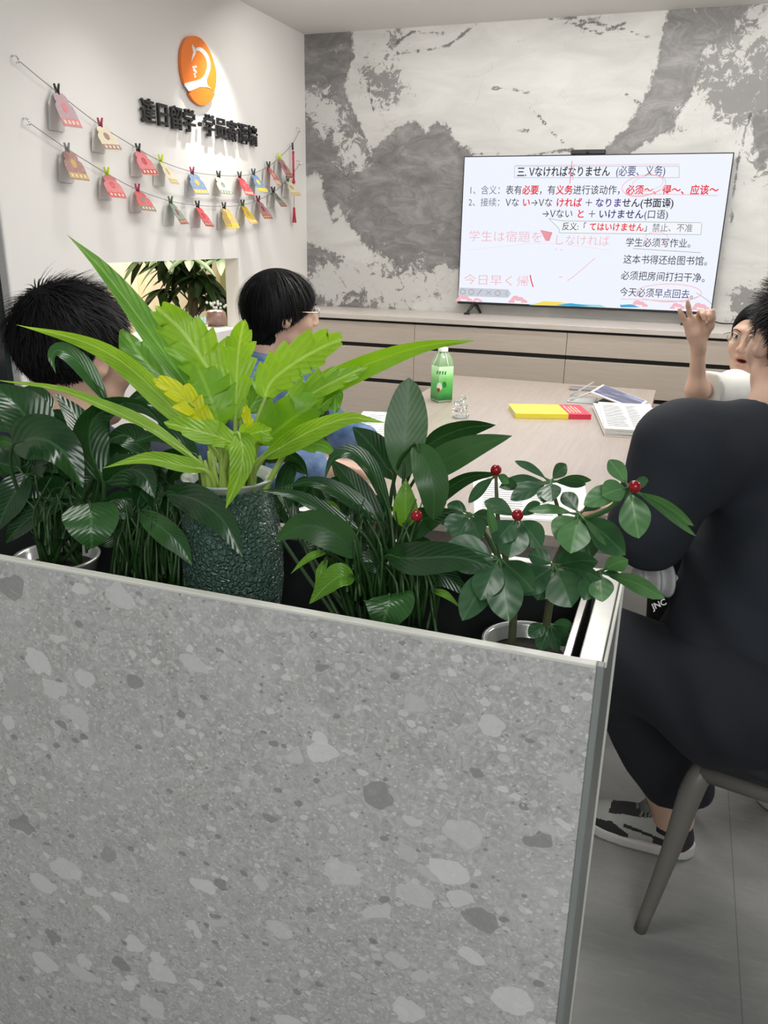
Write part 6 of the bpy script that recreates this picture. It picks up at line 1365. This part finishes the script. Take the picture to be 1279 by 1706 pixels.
Cc_([(648, 990, -0.07), (648, 1005, -0.09), (642, 1025, -0.10), (632, 1060, -0.10)], 44, 'lily2', 'heart', 0.2, 0.15)
Cc_([(545, 920, -0.06), (522, 925, -0.08), (503, 938, -0.08), (484, 956, -0.08)], 7, 'lilylit', 'lance', 0.2, 0.3)
Cc_([(545, 930, -0.06), (535, 950, -0.08), (530, 970, -0.08), (522, 985, -0.08)], 8, 'lilylit', 'lance', 0.2, 0.3)
Cc_([(720, 985, -0.06), (738, 988, -0.07), (752, 998, -0.07), (768, 1014, -0.07)], 7, 'lilylit', 'lance', 0.2, 0.3)
Cc_([(540, 838, 0.02), (550, 842, 0.02), (560, 848, 0.02), (568, 852, 0.02)], 9, 'lilylit', 'ovate', 0.2, 0.3)
Cc_([(640, 860, 0.03), (620, 850, 0.03), (600, 850, 0.03), (570, 870, 0.03)], 22, 'lily', 'ovate', 0.3, 0.2)
Cc_([(690, 900, 0.0), (700, 870, 0.0), (720, 860, 0.0), (760, 850, 0.0)], 26, 'lily', 'ovate', 0.3, 0.2)
Cc_([(620, 900, 0.02), (600, 880, 0.02), (580, 880, 0.02), (540, 900, 0.02)], 24, 'lily', 'ovate', 0.3, 0.2)
Cc_([(690, 965, -0.02), (720, 955, -0.03), (750, 965, -0.03), (790, 1000, -0.03)], 22, 'lily', 'ovate', 0.3, 0.2)
Cc_([(480, 850, 0.08), (470, 810, 0.09), (485, 775, 0.09), (510, 790, 0.09)], 18, 'lily', 'ovate', 0.5, 0.3)
Cc_([(440, 770, 0.09), (470, 755, 0.10), (500, 770, 0.10), (514, 800, 0.10)], 16, 'lily', 'lance', 0.5, 0.3)
Cc_([(540, 720, 0.12), (535, 690, 0.12), (530, 680, 0.12), (525, 665, 0.12)], 14, 'lily', 'ovate', 0.3, 0.2)
Cc_([(545, 870, 0.05), (548, 845, 0.06), (540, 825, 0.06), (530, 805, 0.06)], 16, 'lily', 'ovate', 0.2, 0.2)
Cc_([(720, 850, 0.05), (740, 820, 0.06), (780, 795, 0.06), (835, 788, 0.06)], 15, 'lily', 'ovate', 0.5, 0.25)
def reeds(par, x0, x1, y0, y1, n, seed):
    r = random.Random(seed); L = []
    for k in range(n):
        x = r.uniform(x0, x1); L.append(tube([p3((x, y1 + r.uniform(-5, 25), -0.02 + r.uniform(-.05, .05))), p3((x + r.uniform(-12, 12), (y0 + y1) / 2, -0.03 + r.uniform(-.05, .05))), p3((x + r.uniform(-30, 30), y0 + r.uniform(-20, 20), -0.03 + r.uniform(-.05, .05)))], [0.0024, 0.0018, 0.001], 5, k=8))
    ob('stalk_bunch', join(*L), M['petiole'], par, kind='stuff', label='dense bunch of dark stalks')
reeds(lC, 575, 690, 850, 985, 34, 1); reeds(lC, 650, 730, 930, 1030, 18, 2); reeds(lB, 180, 300, 850, 960, 40, 3); reeds(lA, 60, 150, 810, 900, 22, 4)
ob('root_crown', lathe([(0, -0.004), (0.035, 0.0), (0.03, 0.03), (0.015, 0.06), (0, 0.07)], rm, 16), M['petiole'], lC); ob('root_crown', lathe([(0, -0.008), (0.03, 0.0), (0.03, 0.03), (0.015, 0.05), (0, 0.055)], rl2, 16), M['petiole'], lB)

def fill(fn, boxes, seed):
    r = random.Random(seed)
    for (x0, x1, y0, y1, n, dd) in boxes:
        for k in range(n):
            x, y = r.uniform(x0, x1), r.uniform(y0, y1); a = r.uniform(-0.4, 3.5); L = r.uniform(45, 80); d0 = dd + r.uniform(-0.03, 0.03)
            dx, dy = math.cos(a) * L, -abs(math.sin(a)) * L * 0.6
            fn([(x, y, d0), (x + dx * .35, y + dy * .8, d0), (x + dx * .7, y + dy * .9, d0 - .01), (x + dx, y + dy * .5 + 12, d0 - .02)], r.uniform(18, 30), 'lily', roll=r.uniform(0.0, 0.6))
fill(A, [(10, 120, 760, 870, 9, 0.05), (100, 180, 730, 830, 6, 0.06)], 5); fill(B, [(200, 320, 760, 880, 11, 0.05), (190, 300, 830, 900, 5, 0.0)], 6); fill(Cc_, [(560, 700, 860, 960, 9, 0.05), (480, 600, 830, 900, 5, 0.07), (600, 740, 940, 1000, 6, 0.0)], 7)

# ---- the berry plant with whorled leaves, in the pale pot at the corner
pc = at_y(880, 1055, 0.9765); rp = np.array([pc[0], 0.9765, 0.856]); RZ = 0.944
steel_pot('glossy pale pot with soil at the right corner of the planter', rp, 0.057, 0.09, RZ)
us = thing('umbrella_plant', 'umbrella plant with whorled oval leaves and red berries at the planter corner', 'plant', (rp[0], rp[1], RZ - 0.02))
M['stem_um'] = M['stem_green']
def limb(pts, r, nm='stem', m='stem_green', first=None):
    P = [p3(q) for q in pts]
    if first is not None: P = [np.asarray(first, float)] + P
    ob(nm, tube(P, r, 8, k=26), M[m], us)
s1_ = rp + np.array([-0.020, -0.005, 0.072]); s2_ = rp + np.array([0.020, 0.0, 0.072])
limb([(855, 1000, -0.03), (842, 930, -0.04), (862, 870, -0.04)], [0.0055, 0.0045, 0.003], m='stem_brown', first=s1_)
limb([(842, 935, -0.04), (830, 870, -0.01), (827, 825, 0.0), (826, 792, 0.0)], [0.0035, 0.0028, 0.002], m='stem_brown')
limb([(916, 1000, -0.02), (922, 945, -0.03), (962, 860, -0.03)], [0.0055, 0.0045, 0.003], m='stem_brown', first=s2_)
limb([(945, 890, -0.03), (930, 850, 0.02), (918, 806, 0.03)], [0.0035, 0.0028, 0.002], m='stem_brown')
limb([(958, 870, -0.03), (1010, 850, -0.06), (1046, 818, -0.07)], [0.0035, 0.003, 0.002], m='stem_green')
limb([(920, 955, -0.03), (960, 965, -0.05), (1000, 952, -0.06)], [0.0035, 0.003, 0.002], m='stem_green')
limb([(850, 980, -0.03), (815, 900, -0.01), (782, 858, 0.0)], [0.0035, 0.003, 0.002], m='stem_green')
def whorl(node, tips, base=0.0, lit=False):
    n3 = p3((*node, base))
    for i, t in enumerate(tips):
        x, y, hw = t[:3]; dd = t[3] if len(t) > 3 else 0.0; m = t[4] if len(t) > 4 else ('umblit' if lit else 'umb'); rl_ = t[5] if len(t) > 5 else 0.25
        a = (node[0] + (x - node[0]) * 0.12, node[1] + (y - node[1]) * 0.12, base + dd * 0.12); mid = (node[0] + (x - node[0]) * 0.55, node[1] + (y - node[1]) * 0.55 - abs(x - node[0]) * 0.05, base + dd * 0.6)
        whorl.n += 1; leaf(us, [a, mid, (x, y, base + dd)], hw, m, 'obovate', rl_, 0.16, 0.02, whorl.n + 300, stem=n3, srad=0.0016, smat=M['stem_green'])
whorl.n = 0
whorl((917, 802), [(857, 768, 9, 0.0, 'umb', 0.7), (943, 773, 12, 0.02), (976, 807, 11, 0.0, 'umb', 0.6), (905, 838, 15, -0.06), (920, 836, 17, -0.07), (831, 812, 14, -0.01, 'umb', 0.5), (850, 833, 15, -0.03, 'umb', 0.3), (985, 800, 10, 0.02, 'umb', 0.7)], 0.03)
whorl((964, 856), [(880, 851, 10, -0.01, 'umblit', 0.6), (938, 820, 14, 0.03), (950, 922, 27, -0.06, 'umblit', 0.1), (926, 900, 24, -0.03, 'umblit', 0.1), (1042, 925, 24, -0.08, 'umb', 0.2), (1010, 908, 8, -0.09, 'umblit', 0.8), (985, 930, 24, -0.02), (1010, 828, 12, 0.03, 'umb', 0.4)], -0.03)
whorl((1048, 812), [(1014, 766, 14, 0.02, 'umblit', 0.2), (1003, 826, 20, -0.03, 'umblit', 0.3), (972, 842, 18, -0.03, 'umblit', 0.3), (1064, 897, 25, -0.05, 'umblit', 0.1), (1156, 876, 12, -0.03, 'umblit', 0.6), (1159, 893, 9, -0.05, 'umblit', 0.7), (1080, 800, 10, 0.02, 'umb', 0.5), (1040, 870, 7, -0.02, 'umblit', 0.5)], -0.07)
whorl((862, 862), [(806, 836, 15, 0.0, 'umb', 0.4), (848, 930, 27, -0.06, 'umb', 0.1), (902, 912, 22, -0.04, 'umb', 0.1), (825, 905, 22, -0.05, 'umb', 0.2), (815, 840, 10, 0.02), (900, 838, 11, 0.03, 'umb', 0.5)], -0.04)
whorl((827, 790), [(848, 805, 8, -0.02, 'umblit', 0.3), (780, 838, 11, 0.0, 'umb', 0.5), (862, 815, 9, 0.02, 'umb', 0.5)], 0.0)
whorl((924, 942), [(862, 990, 26, -0.06), (952, 1012, 32, -0.08, 'umb', 0.1), (996, 935, 18, -0.05, 'umb', 0.4), (880, 922, 16, 0.0), (1002, 965, 14, -0.06), (895, 1000, 26, -0.05), (960, 930, 20, 0.0)], -0.04)
whorl((832, 930), [(770, 1034, 26, -0.08), (848, 1036, 30, -0.09, 'umb', 0.1), (812, 840, 9, -0.04, 'umblit', 0.6), (745, 905, 20, -0.02, 'umb', 0.3), (800, 1000, 26, -0.07), (890, 985, 24, -0.05), (762, 950, 18, -0.03)], -0.06)
whorl((1000, 952), [(1046, 932, 16, -0.01, 'umblit', 0.4), (1107, 997, 15, -0.07, 'umblit', 0.4), (1003, 1003, 20, -0.07, 'umblit', 0.1), (972, 1000, 20, -0.06, 'umb', 0.2), (1040, 965, 8, -0.02, 'umb', 0.5)], -0.06)
whorl((782, 856), [(742, 886, 18, -0.02, 'umb', 0.3), (800, 900, 20, -0.03), (745, 840, 12, 0.02, 'umb', 0.4), (825, 870, 14, -0.02), (760, 905, 20, -0.03), (730, 870, 14, 0.0)], 0.0)
whorl((915, 1040), [(880, 1060, 14, -0.02, 'umb', 0.4), (950, 1075, 15, -0.03, 'umb', 0.4), (930, 1085, 12, -0.04, 'umb', 0.4), (900, 1085, 14, -0.03, 'umb', 0.3), (955, 1045, 12, 0.0, 'umb', 0.4)], 0.0)
M['gloss'] = M['berry']
for x, y, dd in ((1057, 811, -0.085), (862, 858, -0.06), (826, 783, 0.0), (694, 859, -0.13)):
    c = p3((x, y, dd)); ob('berry', sphere(c, 0.0070, 18, 12), M['berry'], us if x > 700 else lC, label='glossy red berry')
